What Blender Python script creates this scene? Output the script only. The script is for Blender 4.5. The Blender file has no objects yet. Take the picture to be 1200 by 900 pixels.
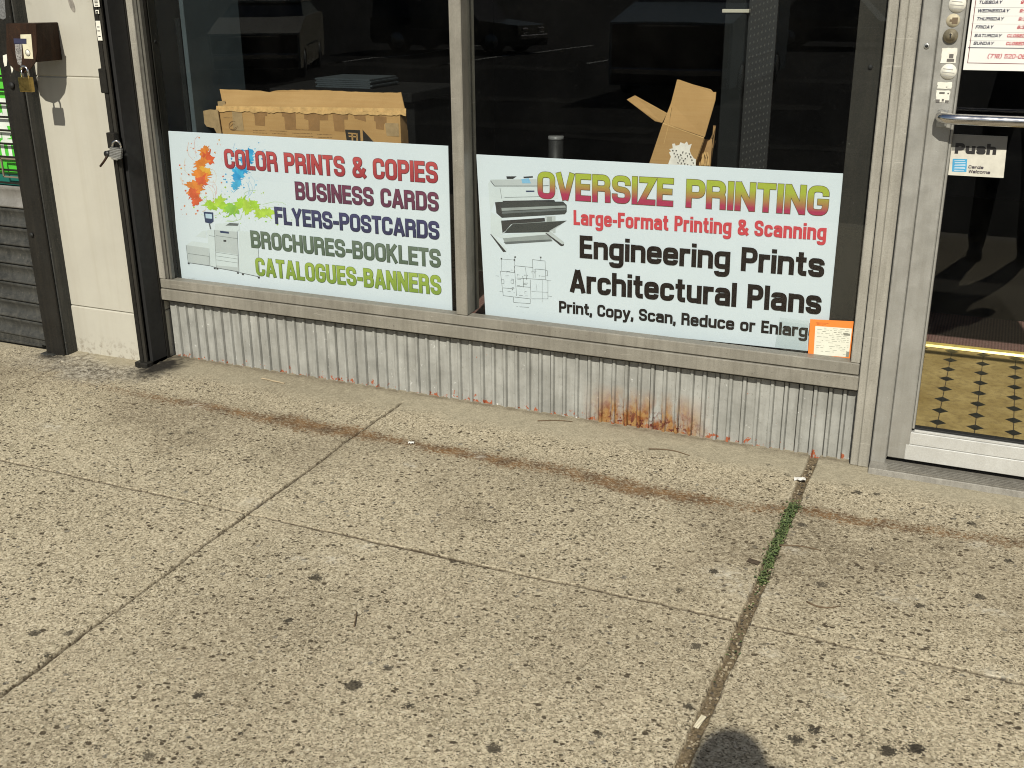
import bpy, bmesh, math, random
import numpy as np
from mathutils import Vector, Matrix
random.seed(7); rng = np.random.default_rng(7)
R = math.radians
S = bpy.context.scene
COL = S.collection

# ------------------------------------------------------------------ camera
ROWS = ((0.91367635, 0.40636964, -0.00769756), (0.13332488, -0.3175494, -0.93882206), (-0.38395313, 0.85675323, -0.34431656))
FPX = 1271.76
CAM = Vector((0.0, -3.39, 1.466))
SLOPE = 0.03                                    # pavement falls towards the street
cam = bpy.data.cameras.new('camera'); cam.sensor_width = 36; cam.lens = 36 * FPX / 1200
cam.clip_start = 0.01; cam.clip_end = 1000
co = bpy.data.objects.new('camera', cam); COL.objects.link(co)
r_, d_, f_ = [Vector(v) for v in ROWS]
co.matrix_world = Matrix(((r_.x, -d_.x, -f_.x, CAM.x), (r_.y, -d_.y, -f_.y, CAM.y), (r_.z, -d_.z, -f_.z, CAM.z), (0, 0, 0, 1)))
S.camera = co

# ------------------------------------------------------------------ sky, sun, exposure
SUN = Vector((-0.19, 1.0, -0.84)).normalized()  # direction the sunlight travels
EL = math.asin(-SUN.z); AZ = math.atan2(-SUN.x, -SUN.y)
W = bpy.data.worlds.new('World'); S.world = W; W.use_nodes = True
nt = W.node_tree; bg = nt.nodes['Background']
sky = nt.nodes.new('ShaderNodeTexSky'); sky.sky_type = 'NISHITA'; sky.sun_disc = False
sky.sun_elevation = EL; sky.sun_rotation = AZ
nt.links.new(sky.outputs[0], bg.inputs[0]); bg.inputs[1].default_value = 0.06
sl = bpy.data.lights.new('sun', 'SUN'); sl.energy = 5.0; sl.angle = R(0.53); sl.color = (1.0, 0.955, 0.83)
so = bpy.data.objects.new('sun', sl); COL.objects.link(so); so.rotation_euler = SUN.to_track_quat('-Z', 'Y').to_euler()
so.location = (3, -8, 9)
S.view_settings.view_transform = 'Standard'; S.view_settings.look = 'None'; S.view_settings.gamma = 1
S.view_settings.exposure = 0.0
S.render.engine = 'CYCLES'
S.cycles.use_denoising = True; S.cycles.filter_width = 1.05; S.cycles.sample_clamp_indirect = 3.0
S.cycles.max_bounces = 8; S.cycles.transparent_max_bounces = 16; S.cycles.caustics_reflective = False

# ------------------------------------------------------------------ measuring: a photo pixel meets a plane of the place
def ray(u, v):
    a, b = (u - 600) / FPX, (v - 450) / FPX
    return r_ * a + d_ * b + f_
def at(u, v, y=0.0):                            # point on the vertical plane y = const
    d = ray(u, v); return CAM + d * ((y - CAM.y) / d.y)
def gat(u, v):                                  # point on the pavement
    d = ray(u, v); t = (SLOPE * CAM.y - CAM.z) / (d.z - SLOPE * d.y); return CAM + d * t

# ------------------------------------------------------------------ shader helpers
class Mat:
    def __init__(s, name):
        s.m = bpy.data.materials.new(name); s.m.use_nodes = True
        s.t = s.m.node_tree; s.b = s.t.nodes['Principled BSDF']; s.out = s.t.nodes['Material Output']; s._p = None
    def n(s, typ, **kw):
        x = s.t.nodes.new('ShaderNode' + typ)
        for k, v in kw.items():
            if k.startswith('i_'):
                key = k[2:]; key = int(key) if key.isdigit() else key
                s.put(x.inputs[key], v)
            else: setattr(x, k, v)
        return x
    def put(s, sock, v):
        if isinstance(v, bpy.types.NodeSocket): s.t.links.new(v, sock)
        elif isinstance(v, bpy.types.Node): s.t.links.new(v.outputs[0], sock)
        else:
            if sock.type == 'RGBA' and len(v) == 3: v = (*v, 1)
            sock.default_value = v
    def pos(s):
        if s._p is None: s._p = s.n('TexCoord').outputs['Object']
        return s._p
    def wpos(s): return s.n('NewGeometry').outputs['Position']
    def mapv(s, vec, scale=(1, 1, 1), loc=(0, 0, 0)):
        return s.n('Mapping', i_Vector=vec, i_Scale=scale, i_Location=loc).outputs[0]
    def noise(s, scale, detail=4, rough=.55, vec=None, dist=0):
        return s.n('TexNoise', i_Vector=s.pos() if vec is None else vec, i_Scale=scale, i_Detail=detail, i_Roughness=rough, i_Distortion=dist).outputs[0]
    def vor(s, scale, vec=None, feature='F1'):
        return s.n('TexVoronoi', feature=feature, i_Vector=s.pos() if vec is None else vec, i_Scale=scale)
    def ma(s, op, a, b=0.0, clamp=False):
        x = s.n('Math', operation=op, use_clamp=clamp); s.put(x.inputs[0], a); s.put(x.inputs[1], b); return x.outputs[0]
    def rmp(s, v, a, b, c=0.0, d=1.0):
        return s.n('MapRange', i_0=v, i_1=a, i_2=b, i_3=c, i_4=d).outputs[0]
    def mix(s, f, a, b, mode='MIX'):
        x = s.n('Mix', data_type='RGBA', blend_type=mode, clamp_factor=True)
        s.put(x.inputs[0], f); s.put(x.inputs[6], a); s.put(x.inputs[7], b); return x.outputs[2]
    def attr(s, name): return s.n('Attribute', attribute_name=name).outputs['Fac']
    def col(s, c): s.put(s.b.inputs['Base Color'], c); return s
    def rough(s, c): s.put(s.b.inputs['Roughness'], c); return s
    def metal(s, c): s.put(s.b.inputs['Metallic'], c); return s
    def spec(s, c): s.put(s.b.inputs['Specular IOR Level'], c); return s
    def bump(s, h, strength=.3, dist=.01):
        x = s.n('Bump', i_Strength=strength, i_Distance=dist, i_Height=h); s.put(s.b.inputs['Normal'], x.outputs[0]); return s

def flat(name, c, rough=.5, metal=0, var=.12, scale=14, spec=.5, bump=0):
    m = Mat(name); n = m.noise(scale, 5, .6); f = m.rmp(n, .3, .7)
    m.col(m.mix(f, [x * (1 - var) for x in c], [min(1, x * (1 + var)) for x in c])).metal(metal).spec(spec)
    m.rough(m.rmp(m.noise(scale * 2.3, 3), .3, .7, max(0, rough - .08), min(1, rough + .08)))
    if bump: m.bump(m.noise(scale * 8, 3), bump, .002)
    return m.m

def painted_metal(name, c, c2, dirt=(.06, .05, .04), amount=.5, rough=.5, metal=.0, speck=.5):
    m = Mat(name); p = m.pos()
    big = m.rmp(m.noise(5, 6, .65), .35, .65)
    streak = m.rmp(m.noise(1, 5, .6, m.mapv(p, (60, 60, 3))), .42, .72)
    col = m.mix(big, c, c2)
    col = m.mix(m.ma('MULTIPLY', streak, amount * .55), col, dirt)
    sp = m.rmp(m.noise(90, 3, .7), .64, .72)
    col = m.mix(m.ma('MULTIPLY', sp, speck), col, dirt)
    chip = m.rmp(m.noise(33, 4, .7, m.mapv(p, (1, 1, 1), (5, 2, 9))), .70, .74)
    col = m.mix(m.ma('MULTIPLY', chip, .6), col, [min(1, x * 1.5 + .08) for x in c2])
    gr_ = m.noise(260, 3, .7); col = m.mix(m.rmp(gr_, .38, .62, .22, 0), col, dirt); scr = m.rmp(m.noise(1, 3, .6, m.mapv(p, (9, 9, 130), (3, 7, 1))), .66, .70, 0, .35); col = m.mix(scr, col, [min(1, x * 1.35) for x in c2])
    m.col(col).rough(m.rmp(m.noise(20, 4), .3, .7, rough - .1, rough + .15)).metal(metal)
    m.bump(m.noise(70, 4, .6), .12, .002)
    if max(c) < .05: m.spec(.14)
    return m.m

M = {}
M['frame'] = painted_metal('weathered_bronze_paint', (.205, .192, .160), (.275, .258, .217), amount=.5, rough=.5)
M['jamb'] = painted_metal('weathered_tan_metal', (.30, .285, .245), (.37, .352, .305), amount=.55, rough=.42)
M['alu'] = painted_metal('dull_aluminium', (.315, .31, .285), (.385, .378, .35), dirt=(.2, .18, .15), amount=.5, rough=.42, metal=.35, speck=.25)
M['alu_bright'] = painted_metal('scuffed_white_aluminium', (.50, .50, .48), (.57, .57, .55), dirt=(.3, .28, .24), amount=.12, rough=.38, metal=.2, speck=.15)
M['dark_strip'] = painted_metal('dark_grey_metal_strip', (.019, .0185, .016), (.027, .026, .022), amount=.25, rough=.55, speck=.2)
M['gate_black'] = painted_metal('worn_black_paint', (.008, .008, .0075), (.014, .014, .013), dirt=(.055, .047, .036), amount=.3, rough=.45, speck=.5)
M['slat_black'] = painted_metal('dusty_black_slats', (.014, .0155, .0155), (.034, .036, .035), dirt=(.15, .14, .12), amount=.5, rough=.42, speck=.8)
M['slat_grey'] = painted_metal('dusty_grey_slats', (.16, .155, .14), (.24, .23, .215), amount=.6, rough=.5, speck=.7)
M['rust_brown'] = painted_metal('brown_rusty_steel', (.012, .008, .006), (.026, .017, .012), dirt=(.09, .04, .02), amount=.4, rough=.6)
M['gap'] = flat('black_gasket', (.008, .008, .008), .7)
M['chrome'] = flat('polished_steel', (.62, .61, .60), .16, 1, .05)
M['brass'] = flat('old_brass', (.40, .29, .10), .34, 1, .2, 60)
M['steel'] = flat('dull_steel', (.45, .45, .43), .4, .9, .2, 60)
M['lock_grey'] = flat('laminated_steel', (.20, .20, .19), .5, .5, .25, 120)
M['black_plastic'] = flat('black_plastic', (.012, .012, .012), .45)
M['sticker'] = flat('aged_white_sticker', (.70, .68, .60), .6, 0, .1, 60)
M['ink'] = flat('black_ink', (.015, .014, .014), .55, var=.05)
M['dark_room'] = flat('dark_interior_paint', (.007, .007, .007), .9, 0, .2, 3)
M['dark_floor'] = flat('dark_interior_floor', (.02, .017, .014), .85, 0, .3, 5)
M['blue_wall'] = flat('blue_grey_interior_panel', (.034, .048, .054), .8, 0, .18, 6)
M['column'] = flat('dark_grey_partition', (.0045, .0055, .0055), .8, 0, .2, 5, spec=.2)
M['cream'] = flat('cream_trim', (.35, .33, .27), .6)

def glass_mat(name, dust=.003, gl=.5):
    m = Mat(name); t = m.t; t.nodes.remove(m.b)
    g = m.n('NewGeometry'); dot = m.n('VectorMath', operation='DOT_PRODUCT'); m.put(dot.inputs[0], g.outputs['Normal']); m.put(dot.inputs[1], g.outputs['Incoming'])
    c = m.ma('ABSOLUTE', dot.outputs['Value'])
    F = m.ma('ADD', m.ma('MULTIPLY', m.ma('POWER', m.ma('SUBTRACT', 1.0, c), 5.0), .80), .042 * gl, True)
    tr = m.n('BsdfTransparent', i_Color=(.955, .968, .965, 1)); glo = m.n('BsdfGlossy', i_Roughness=0.0, i_Color=(1, 1, 1, 1))
    wob = m.n('Bump', i_Strength=.05, i_Distance=.01, i_Height=m.noise(2.2, 1)); m.put(glo.inputs['Normal'], wob.outputs[0])
    mx = m.n('MixShader', i_0=F, i_1=tr.outputs[0], i_2=glo.outputs[0])
    df = m.n('BsdfDiffuse', i_Color=(.5, .48, .44, 1))
    dn = m.ma('MULTIPLY', m.rmp(m.noise(4, 6, .7), .4, .75), dust)
    sp = m.ma('MULTIPLY', m.rmp(m.noise(160, 2, .5), .70, .76), dust * 8)
    mx2 = m.n('MixShader', i_0=m.ma('ADD', dn, sp), i_1=mx.outputs[0], i_2=df.outputs[0])
    t.links.new(mx2.outputs[0], m.out.inputs[0]); return m.m
M['glass'] = glass_mat('shop_window_glass')
M['tape'] = glass_mat('clear_old_tape', .03, .6)

# ------------------------------------------------------------------ mesh helpers
class MB:
    def __init__(s): s.v = []; s.f = []; s.mi = []; s.sm = []
    def add(s, vs, fs, mi=0, smooth=False):
        k = len(s.v); s.v += [tuple(v) for v in vs]; s.f += [tuple(i + k for i in f) for f in fs]
        s.mi += [mi] * len(fs); s.sm += [smooth] * len(fs); return s
    def bm(s, bm, mi=0, smooth=False):
        bm.verts.index_update()
        s.add([v.co for v in bm.verts], [[v.index for v in f.verts] for f in bm.faces], mi, smooth); bm.free(); return s
    def box(s, x0, x1, y0, y1, z0, z1, bev=.0015, mi=0, mat=None, seg=1):
        bm = bmesh.new(); bmesh.ops.create_cube(bm, size=1)
        for v in bm.verts: v.co = ((x0 + x1) / 2 + v.co.x * (x1 - x0), (y0 + y1) / 2 + v.co.y * (y1 - y0), (z0 + z1) / 2 + v.co.z * (z1 - z0))
        if bev: bmesh.ops.bevel(bm, geom=bm.edges[:], offset=bev, segments=seg, affect='EDGES', profile=.5)
        if mat: bmesh.ops.transform(bm, matrix=mat, verts=bm.verts[:])
        return s.bm(bm, mi)
    def prism(s, pts, ext, mi=0, bev=0):        # planar polygon pushed along ext
        bm = bmesh.new(); e = Vector(ext)
        a = [bm.verts.new(Vector(p)) for p in pts]; b = [bm.verts.new(Vector(p) + e) for p in pts]
        n = len(pts); bm.faces.new(a[::-1]); bm.faces.new(b)
        for i in range(n): bm.faces.new((a[i], a[(i + 1) % n], b[(i + 1) % n], b[i]))
        bmesh.ops.recalc_face_normals(bm, faces=bm.faces[:])
        if bev: bmesh.ops.bevel(bm, geom=bm.edges[:], offset=bev, segments=1, affect='EDGES')
        return s.bm(bm, mi)
    def tube(s, path, rad, n=12, mi=0, cap=True, squash=None):
        P = [Vector(p) for p in path]; rr = rad if isinstance(rad, (list, tuple)) else [rad] * len(P)
        up = Vector((0, 0, 1)); vs = []; fs = []
        for i, p in enumerate(P):
            d = (P[min(i + 1, len(P) - 1)] - P[max(i - 1, 0)]).normalized()
            a = d.cross(up); a = d.cross(Vector((1, 0, 0))) if a.length < .1 else a
            a.normalize(); b = d.cross(a).normalized()
            for k in range(n):
                t = 2 * math.pi * k / n; q = (squash or (1, 1))
                vs.append(p + a * math.cos(t) * rr[i] * q[0] + b * math.sin(t) * rr[i] * q[1])
        for i in range(len(P) - 1):
            for k in range(n):
                fs.append((i * n + k, i * n + (k + 1) % n, (i + 1) * n + (k + 1) % n, (i + 1) * n + k))
        if cap: fs += [tuple(range(n))[::-1], tuple(range((len(P) - 1) * n, len(P) * n))]
        return s.add(vs, fs, mi, True)
    def disc(s, c, r, nrm, th, n=24, mi=0, inner=None):
        z = Vector(nrm).normalized(); return s.tube([Vector(c), Vector(c) + z * th], r, n, mi)
    def ball(s, c, r, mi=0, u=20, v=14):
        bm = bmesh.new(); bmesh.ops.create_uvsphere(bm, u_segments=u, v_segments=v, radius=1)
        rr = r if isinstance(r, (tuple, list)) else (r, r, r)
        for q in bm.verts: q.co = Vector((q.co.x * rr[0] + c[0], q.co.y * rr[1] + c[1], q.co.z * rr[2] + c[2]))
        return s.bm(bm, mi, True)
    def build(s, name, mats, parent=None, loc=None):
        me = bpy.data.meshes.new(name)
        org = Vector(loc) if loc else Vector((0, 0, 0))
        base = WORLD.get(parent.name, Vector((0, 0, 0))) if parent else org
        me.from_pydata([Vector(v) - base for v in s.v], [], s.f)
        for m in (mats if isinstance(mats, (list, tuple)) else [mats]): me.materials.append(m)
        me.polygons.foreach_set('material_index', s.mi); me.polygons.foreach_set('use_smooth', s.sm); me.update()
        o = bpy.data.objects.new(name, me); COL.objects.link(o)
        if parent: o.parent = parent; WORLD[o.name] = base
        else: o.location = base; WORLD[o.name] = base
        return o
WORLD = {}
def tag(o, label=None, cat=None, group=None, kind=None):
    if label: o['label'] = label
    if cat: o['category'] = cat
    if group: o['group'] = group
    if kind: o['kind'] = kind
    return o
def thing(name, loc, label, cat, group=None):
    o = bpy.data.objects.new(name, None); COL.objects.link(o); o.location = loc; o.empty_display_size = .1
    WORLD[o.name] = Vector(loc); return tag(o, label, cat, group)

# ------------------------------------------------------------------ condensed lettering drawn as strokes
def arc_path(pts, closed):
    out = []; n = len(pts)
    for i, p in enumerate(pts):
        q = Vector(p[:2]); r = p[2] if len(p) > 2 else 0
        if r and (closed or 0 < i < n - 1):
            a = Vector(pts[i - 1][:2]) - q; b = Vector(pts[(i + 1) % n][:2]) - q
            la, lb = a.length, b.length; a.normalize(); b.normalize()
            cut = min(r, la * (.5 if len(pts[i - 1]) > 2 else 1), lb * (.5 if len(pts[(i + 1) % n]) > 2 else 1))
            for t in (0, .2, .4, .6, .8, 1):
                out.append((q + a * cut) * (1 - t) ** 2 + q * 2 * t * (1 - t) + (q + b * cut) * t ** 2)
        else: out.append(q)
    o2 = [out[0]]
    for p in out[1:]:
        if (p - o2[-1]).length > .004: o2.append(p)
    if closed and (o2[0] - o2[-1]).length < .004: o2.pop()
    return o2
def ribbon(pts, w, closed):
    n = len(pts); L = []; Rr = []
    for i in range(n):
        a = pts[i - 1] if (closed or i > 0) else None; b = pts[(i + 1) % n] if (closed or i < n - 1) else None
        d1 = (pts[i] - a).normalized() if a is not None else None; d2 = (b - pts[i]).normalized() if b is not None else None
        d1 = d1 or d2; d2 = d2 or d1
        n1 = Vector((-d1.y, d1.x)); n2 = Vector((-d2.y, d2.x)); m = n1 + n2
        if m.length < .2: m = n1
        m.normalize(); k = w / 2 / max(.45, m.dot(n1))
        L.append(pts[i] + m * k); Rr.append(pts[i] - m * k)
    return L, Rr
def glyph(ch, s, w=.5):
    """strokes of one character: (advance, [(points, closed, width)]) with cap height 1"""
    h = s / 2; L, Rt, T, B = h, w - h, 1 - h, h; r = min(.2, (Rt - L) * .5); X = .76; XT = X - h; c = w / 2; q = r
    lw = w * .96; LR = lw - h; lc = lw / 2; rl = min(.17, (LR - L) * .5)
    Sx = lambda x0, x1, t, b, rr: [(x1, t - (t - b) * .3), (x1, t, rr), (x0, t, rr), (x0, (t + b) / 2 + .03, rr), (x1, (t + b) / 2 - .03, rr), (x1, b, rr), (x0, b, rr), (x0, b + (t - b) * .3)]
    G = {
     'A': (w * 1.06, [[(h * .75, 0), (c * 1.06 - .012, 1)], [(w * 1.06 - h * .75, 0), (c * 1.06 + .012, 1)], [(w * .24, .29), (w * .82, .29)]]),
     'B': (w, [[(L, 0), (L, 1)], [(L, T), (Rt - .02, T, q), (Rt - .02, .53, q), (L, .53)], [(L, .53), (Rt, .53, q), (Rt, B, q), (L, B)]]),
     'C': (w, [[(Rt, .63), (Rt, T, q), (L, T, q), (L, B, q), (Rt, B, q), (Rt, .37)]]),
     'D': (w, [[(L, 0), (L, 1)], [(L, T), (Rt, T, q), (Rt, B, q), (L, B)]]),
     'E': (w * .86, [[(w * .86, T), (L, T), (L, B), (w * .86, B)], [(L, .52), (w * .8, .52)]]),
     'F': (w * .84, [[(w * .84, T), (L, T), (L, 0)], [(L, .5), (w * .78, .5)]]),
     'G': (w, [[(Rt, .66), (Rt, T, q), (L, T, q), (L, B, q), (Rt, B, q), (Rt, .46), (c - .02, .46)]]),
     'H': (w, [[(L, 0), (L, 1)], [(Rt, 0), (Rt, 1)], [(L, .52), (Rt, .52)]]),
     'I': (s, [[(h, 0), (h, 1)]]),
     'J': (w * .8, [[(w * .8 - h, 1), (w * .8 - h, B, q), (L, B, q), (L, .34)]]),
     'K': (w * 1.04, [[(L, 0), (L, 1)], [(L + .02, .4), (w * 1.02 - h, 1)], [(c * .86, .55), (w * 1.04 - h, 0)]]),
     'L': (w * .82, [[(L, 1), (L, B), (w * .82, B)]]),
     'M': (w * 1.28, [[(L, 0), (L, 1)], [(w * 1.28 - h, 0), (w * 1.28 - h, 1)], [(L, .95), (w * .64, .12), (w * 1.28 - h, .95)]]),
     'N': (w, [[(L, 0), (L, 1)], [(Rt, 0), (Rt, 1)], [(L, .96), (Rt, .04)]]),
     'O': (w, [[(L, B, q), (L, T, q), (Rt, T, q), (Rt, B, q)]]),
     'P': (w * .96, [[(L, 0), (L, 1)], [(L, T), (Rt - .02, T, q), (Rt - .02, .45, q), (L, .45)]]),
     'R': (w, [[(L, 0), (L, 1)], [(L, T), (Rt - .02, T, q), (Rt - .02, .5, q), (L, .5)], [(c, .5), (Rt - .01, .5, .13), (Rt, 0)]]),
     'S': (w, [Sx(L, Rt, T, B, q)]),
     'T': (w * .9, [[(0, T), (w * .9, T)], [(w * .45, 0), (w * .45, 1)]]),
     'U': (w, [[(L, 1), (L, B, q), (Rt, B, q), (Rt, 1)]]),
     'V': (w * 1.0, [[(h * .75, 1), (c - .01, 0)], [(w - h * .75, 1), (c + .01, 0)]]),
     'W': (w * 1.45, [[(h * .7, 1), (w * .37, .0)], [(w * .37, 0), (w * .725, 1)], [(w * .725, 1), (w * 1.08, 0)], [(w * 1.08, 0), (w * 1.45 - h * .7, 1)]]),
     'Y': (w, [[(h * .75, 1), (c, .42)], [(w - h * .75, 1), (c, .42)], [(c, 0), (c, .5)]]),
     'Z': (w * .88, [[(.01, T), (w * .88 - h, T), (h, B), (w * .88, B)]]),
     '&': (w * 1.16, [[(w * 1.14, .02), (w * .22, .70, .1), (w * .22, T, .14), (w * .74, T, .14), (w * .74, .66, .12), (L, .40, .14), (L, B, .16), (w * .78, B, .2), (w * 1.08, .47)]]),
     '-': (w * .55, [[(0, .40), (w * .55, .40)]]),
     ',': (s, [[(h, s), (h, -.02)], [(h, 0), (h * .4, -.16)]]),
     '.': (s, [[(h, 0), (h, s)]]), ':': (s, [[(h, 0), (h, s)], [(h, .5), (h, .5 + s)]]),
     '(': (w * .5, [[(w * .5, 1.05), (h, .8, .2), (h, .1, .2), (w * .5, -.15)]]), ')': (w * .5, [[(0, 1.05), (w * .5 - h, .8, .2), (w * .5 - h, .1, .2), (0, -.15)]]),
     '0': (w, [[(L, B, q), (L, T, q), (Rt, T, q), (Rt, B, q)]]), '1': (w * .6, [[(w * .6 - h, 0), (w * .6 - h, 1)], [(0, .74), (w * .6 - h, .92)]]),
     '2': (w, [[(L, .68), (L, T, q), (Rt, T, q), (Rt, .58, q), (L + .02, B), (w, B)]]), '3': (w, [[(L, .72), (L, T, q), (Rt, T, q), (Rt, .53, .1), (c, .53)], [(c, .53), (Rt, .53, .1), (Rt, B, q), (L, B, q), (L, .28)]]),
     '5': (w, [[(w * .95, T), (L, T), (L, .55), (Rt, .6, q), (Rt, B, q), (L, B, q), (L, .26)]]), '6': (w, [[(Rt, .74), (Rt, T, q), (L, T, q), (L, B, q), (Rt, B, q), (Rt, .56, q), (L, .56)]]),
     '7': (w, [[(0, T), (Rt, T), (c * .8, 0)]]), '8': (w, [[(L + .02, .53, q), (L + .02, T, q), (Rt - .02, T, q), (Rt - .02, .53, q)], [(L, B, q), (L, .53, q), (Rt, .53, q), (Rt, B, q)]]), '9': (w, [[(L, .26), (L, B, q), (Rt, B, q), (Rt, T, q), (L, T, q), (L, .44, q), (Rt, .44)]]),
     'a': (lw, [[(L, .54), (L, XT, rl), (LR, XT, rl), (LR, 0)], [(LR, .44), (L, .42, .13), (L, B, .14), (LR, B + .02)]]),
     'b': (lw, [[(L, 0), (L, 1)], [(L, XT), (LR, XT, rl), (LR, B, rl), (L, B)]]),
     'c': (lw * .95, [[(LR - .02, .49), (LR - .02, XT, rl), (L, XT, rl), (L, B, rl), (LR - .02, B, rl), (LR - .02, .28)]]),
     'd': (lw, [[(LR, 0), (LR, 1)], [(LR, XT), (L, XT, rl), (L, B, rl), (LR, B)]]),
     'e': (lw, [[(L, .39), (LR, .39), (LR, XT, rl), (L, XT, rl), (L, B, rl), (LR, B, rl), (LR, .24)]]),
     'f': (lw * .66, [[(lw * .66, 1 - h), (lw * .3, 1 - h, .12), (lw * .3, 0)], [(0, X - h), (lw * .64, X - h)]]),
     'g': (lw, [[(LR, X), (LR, -.21 + h * .0, rl), (L, -.21, rl), (L, -.08)], [(LR, XT), (L, XT, rl), (L, B + .02, rl), (LR, B + .02)]]),
     'h': (lw, [[(L, 0), (L, 1)], [(L, XT - .02), (LR, XT, rl), (LR, 0)]]),
     'i': (s, [[(h, 0), (h, X)], [(h, 1 - s * .8), (h, 1)]]), 'l': (s, [[(h, 0), (h, 1)]]),
     'm': (lw * 1.55, [[(L, 0), (L, X)], [(L, XT - .02), (lw * .775, XT, rl * .8), (lw * .775, 0)], [(lw * .775, XT - .02), (lw * 1.55 - h, XT, rl * .8), (lw * 1.55 - h, 0)]]),
     'n': (lw, [[(L, 0), (L, X)], [(L, XT - .02), (LR, XT, rl), (LR, 0)]]),
     'o': (lw, [[(L, B, rl), (L, XT, rl), (LR, XT, rl), (LR, B, rl)]]),
     'p': (lw, [[(L, -.25), (L, X)], [(L, XT), (LR, XT, rl), (LR, B, rl), (L, B)]]),
     'r': (lw * .7, [[(L, 0), (L, X)], [(L, .5), (L + .05, XT, .1), (lw * .7, XT - .005)]]),
     's': (lw * .94, [Sx(L, LR - .02, XT, B, rl)]),
     't': (lw * .68, [[(lw * .3, .96), (lw * .3, B, .12), (lw * .68, B)], [(0, X - h), (lw * .64, X - h)]]),
     'u': (lw, [[(L, X), (L, B, rl), (LR, B + .02)], [(LR, 0), (LR, X)]]),
     'w': (lw * 1.4, [[(h * .7, X), (lw * .37, 0)], [(lw * .37, 0), (lw * .7, X)], [(lw * .7, X), (lw * 1.03, 0)], [(lw * 1.03, 0), (lw * 1.4 - h * .7, X)]]),
     'y': (lw, [[(h * .8, X), (lc, .02)], [(lw - h * .8, X), (lc - .08, -.18, .05), (.02, -.19)]]),
    }
    closed = {'O', '0', '8', 'o'}
    if ch == ' ': return w * .5, []
    adv, st = G[ch]
    return adv, [(p, ch in closed) for p in st]
def lettering(mb, text, place, s=.155, w=.5, gap=.075, shear=0, mi=0, grow=0.0, lift=0.0, step=2e-5):
    """adds text to mb; place(x, y) -> 3D with x in 0..1 along the line and y in cap heights, returns total advance"""
    x = 0; items = []
    for ch in text:
        a, st = glyph(ch, s, w); items.append((x, st)); x += a + gap
    tot = x - gap; k = 0
    for x0, st in items:
        for p, cl in st:
            L, Rr = ribbon(arc_path(p, cl), s + grow, cl); n = len(L)
            if grow and not cl:
                for (A, Bq, sg) in ((0, 1, -1), (n - 1, n - 2, -1)):
                    dd = ((L[A] + Rr[A]) / 2 - (L[Bq] + Rr[Bq]) / 2).normalized() * grow / 2
                    L[A] = L[A] + dd; Rr[A] = Rr[A] + dd
            k += 1; vs = []
            for i, q in enumerate(L + Rr): vs.append(place((x0 + q.x + q.y * shear) / tot, q.y, lift + (k % 7) * step * 4 + (i % n) * 3e-6))
            fs = [(i, i + 1, n + i + 1, n + i) for i in range(n - 1)] + ([(n - 1, 0, n, 2 * n - 1)] if cl else [])
            mb.add(vs, fs, mi)
    return tot
def line_place(p0, p1, cap, y):
    """lettering runs from p0 to p1 (photo pixels of the baseline ends) on plane y; cap = cap height in m"""
    a = at(*p0, y); b = at(*p1, y); d = b - a; up = Vector((-d.z, 0, d.x)).normalized() * cap
    return lambda t, q, lf: a + d * t + up * q + Vector((0, -lf, 0))

# ------------------------------------------------------------------ pavement
def vnoise(x, y, sc, seed=0):
    g = np.random.default_rng(seed).random((64, 64)); X = x * sc + 1000; Y = y * sc + 1000
    i = np.floor(X).astype(int); j = np.floor(Y).astype(int); fx = X - i; fy = Y - j
    fx = fx * fx * (3 - 2 * fx); fy = fy * fy * (3 - 2 * fy); i0, i1, j0, j1 = i % 64, (i + 1) % 64, j % 64, (j + 1) % 64
    return (g[i0, j0] * (1 - fx) + g[i1, j0] * fx) * (1 - fy) + (g[i0, j1] * (1 - fx) + g[i1, j1] * fx) * fy
def fbm(x, y, sc, seed=0):
    return sum(vnoise(x, y, sc * 2 ** k, seed + k) * .5 ** (k + 1) for k in range(4)) / .9375
KERB_Y = -4.43; ROAD_Z = -0.27
J_WIDE, J_THIN, J_LEFT, SCORE = -.432, -1.942, -3.47, -1.022
def axis(lo, hi, step, fine, fstep, half):
    a = np.arange(lo, hi + 1e-6, step)
    for c in fine:
        a = a[np.abs(a - c) > half]; a = np.concatenate([a, np.arange(c - half, c + half + 1e-6, fstep)])
    return np.sort(a)
xs = np.concatenate([np.linspace(-14, -5.35, 14), axis(-5.2, 1.3, .008, (J_WIDE, J_THIN, J_LEFT), .003, .034), np.linspace(1.45, 14, 14)])
ys = np.concatenate([np.linspace(KERB_Y + .15, -2.75, 6), axis(-2.6, .05, .008, (SCORE,), .003, .03)])
X, Y = np.meshgrid(xs, ys); nx, ny = len(xs), len(ys)
X = X.ravel(); Y = Y.ravel(); Z = SLOPE * np.minimum(Y, 0.0)
Z = Z + (fbm(X, Y, 3, 3) - .5) * .004 + (fbm(X, Y, 60, 5) - .5) * .0022
wob = lambda t, sd, a: (fbm(t, t * 0, 6, sd) - .5) * a + (fbm(t, t * 0, 40, sd + 9) - .5) * a * .6
soil = np.zeros_like(X); crack = np.zeros_like(X)
def groove(dist, half, depth):
    global Z
    k = np.clip((half - dist) / .0035, 0, 1); Z = Z - k * depth; return k
k = groove(np.abs(X - J_WIDE - wob(Y, 11, .012)), .0165, .013); soil = np.maximum(soil, k)
k2 = groove(np.abs(X - J_THIN - wob(Y, 12, .012)), np.where(Y > -.95, .0082, .0088) * (.5 + fbm(X, Y, 5, 21) * .7) * (Y < -.075), .009); crack = np.maximum(crack, k2 * .9)
k3 = groove(np.abs(X - J_LEFT - wob(Y, 13, .02)), .006 * (.3 + fbm(X, Y, 7, 23)), .005); crack = np.maximum(crack, k3 * .8)
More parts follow.
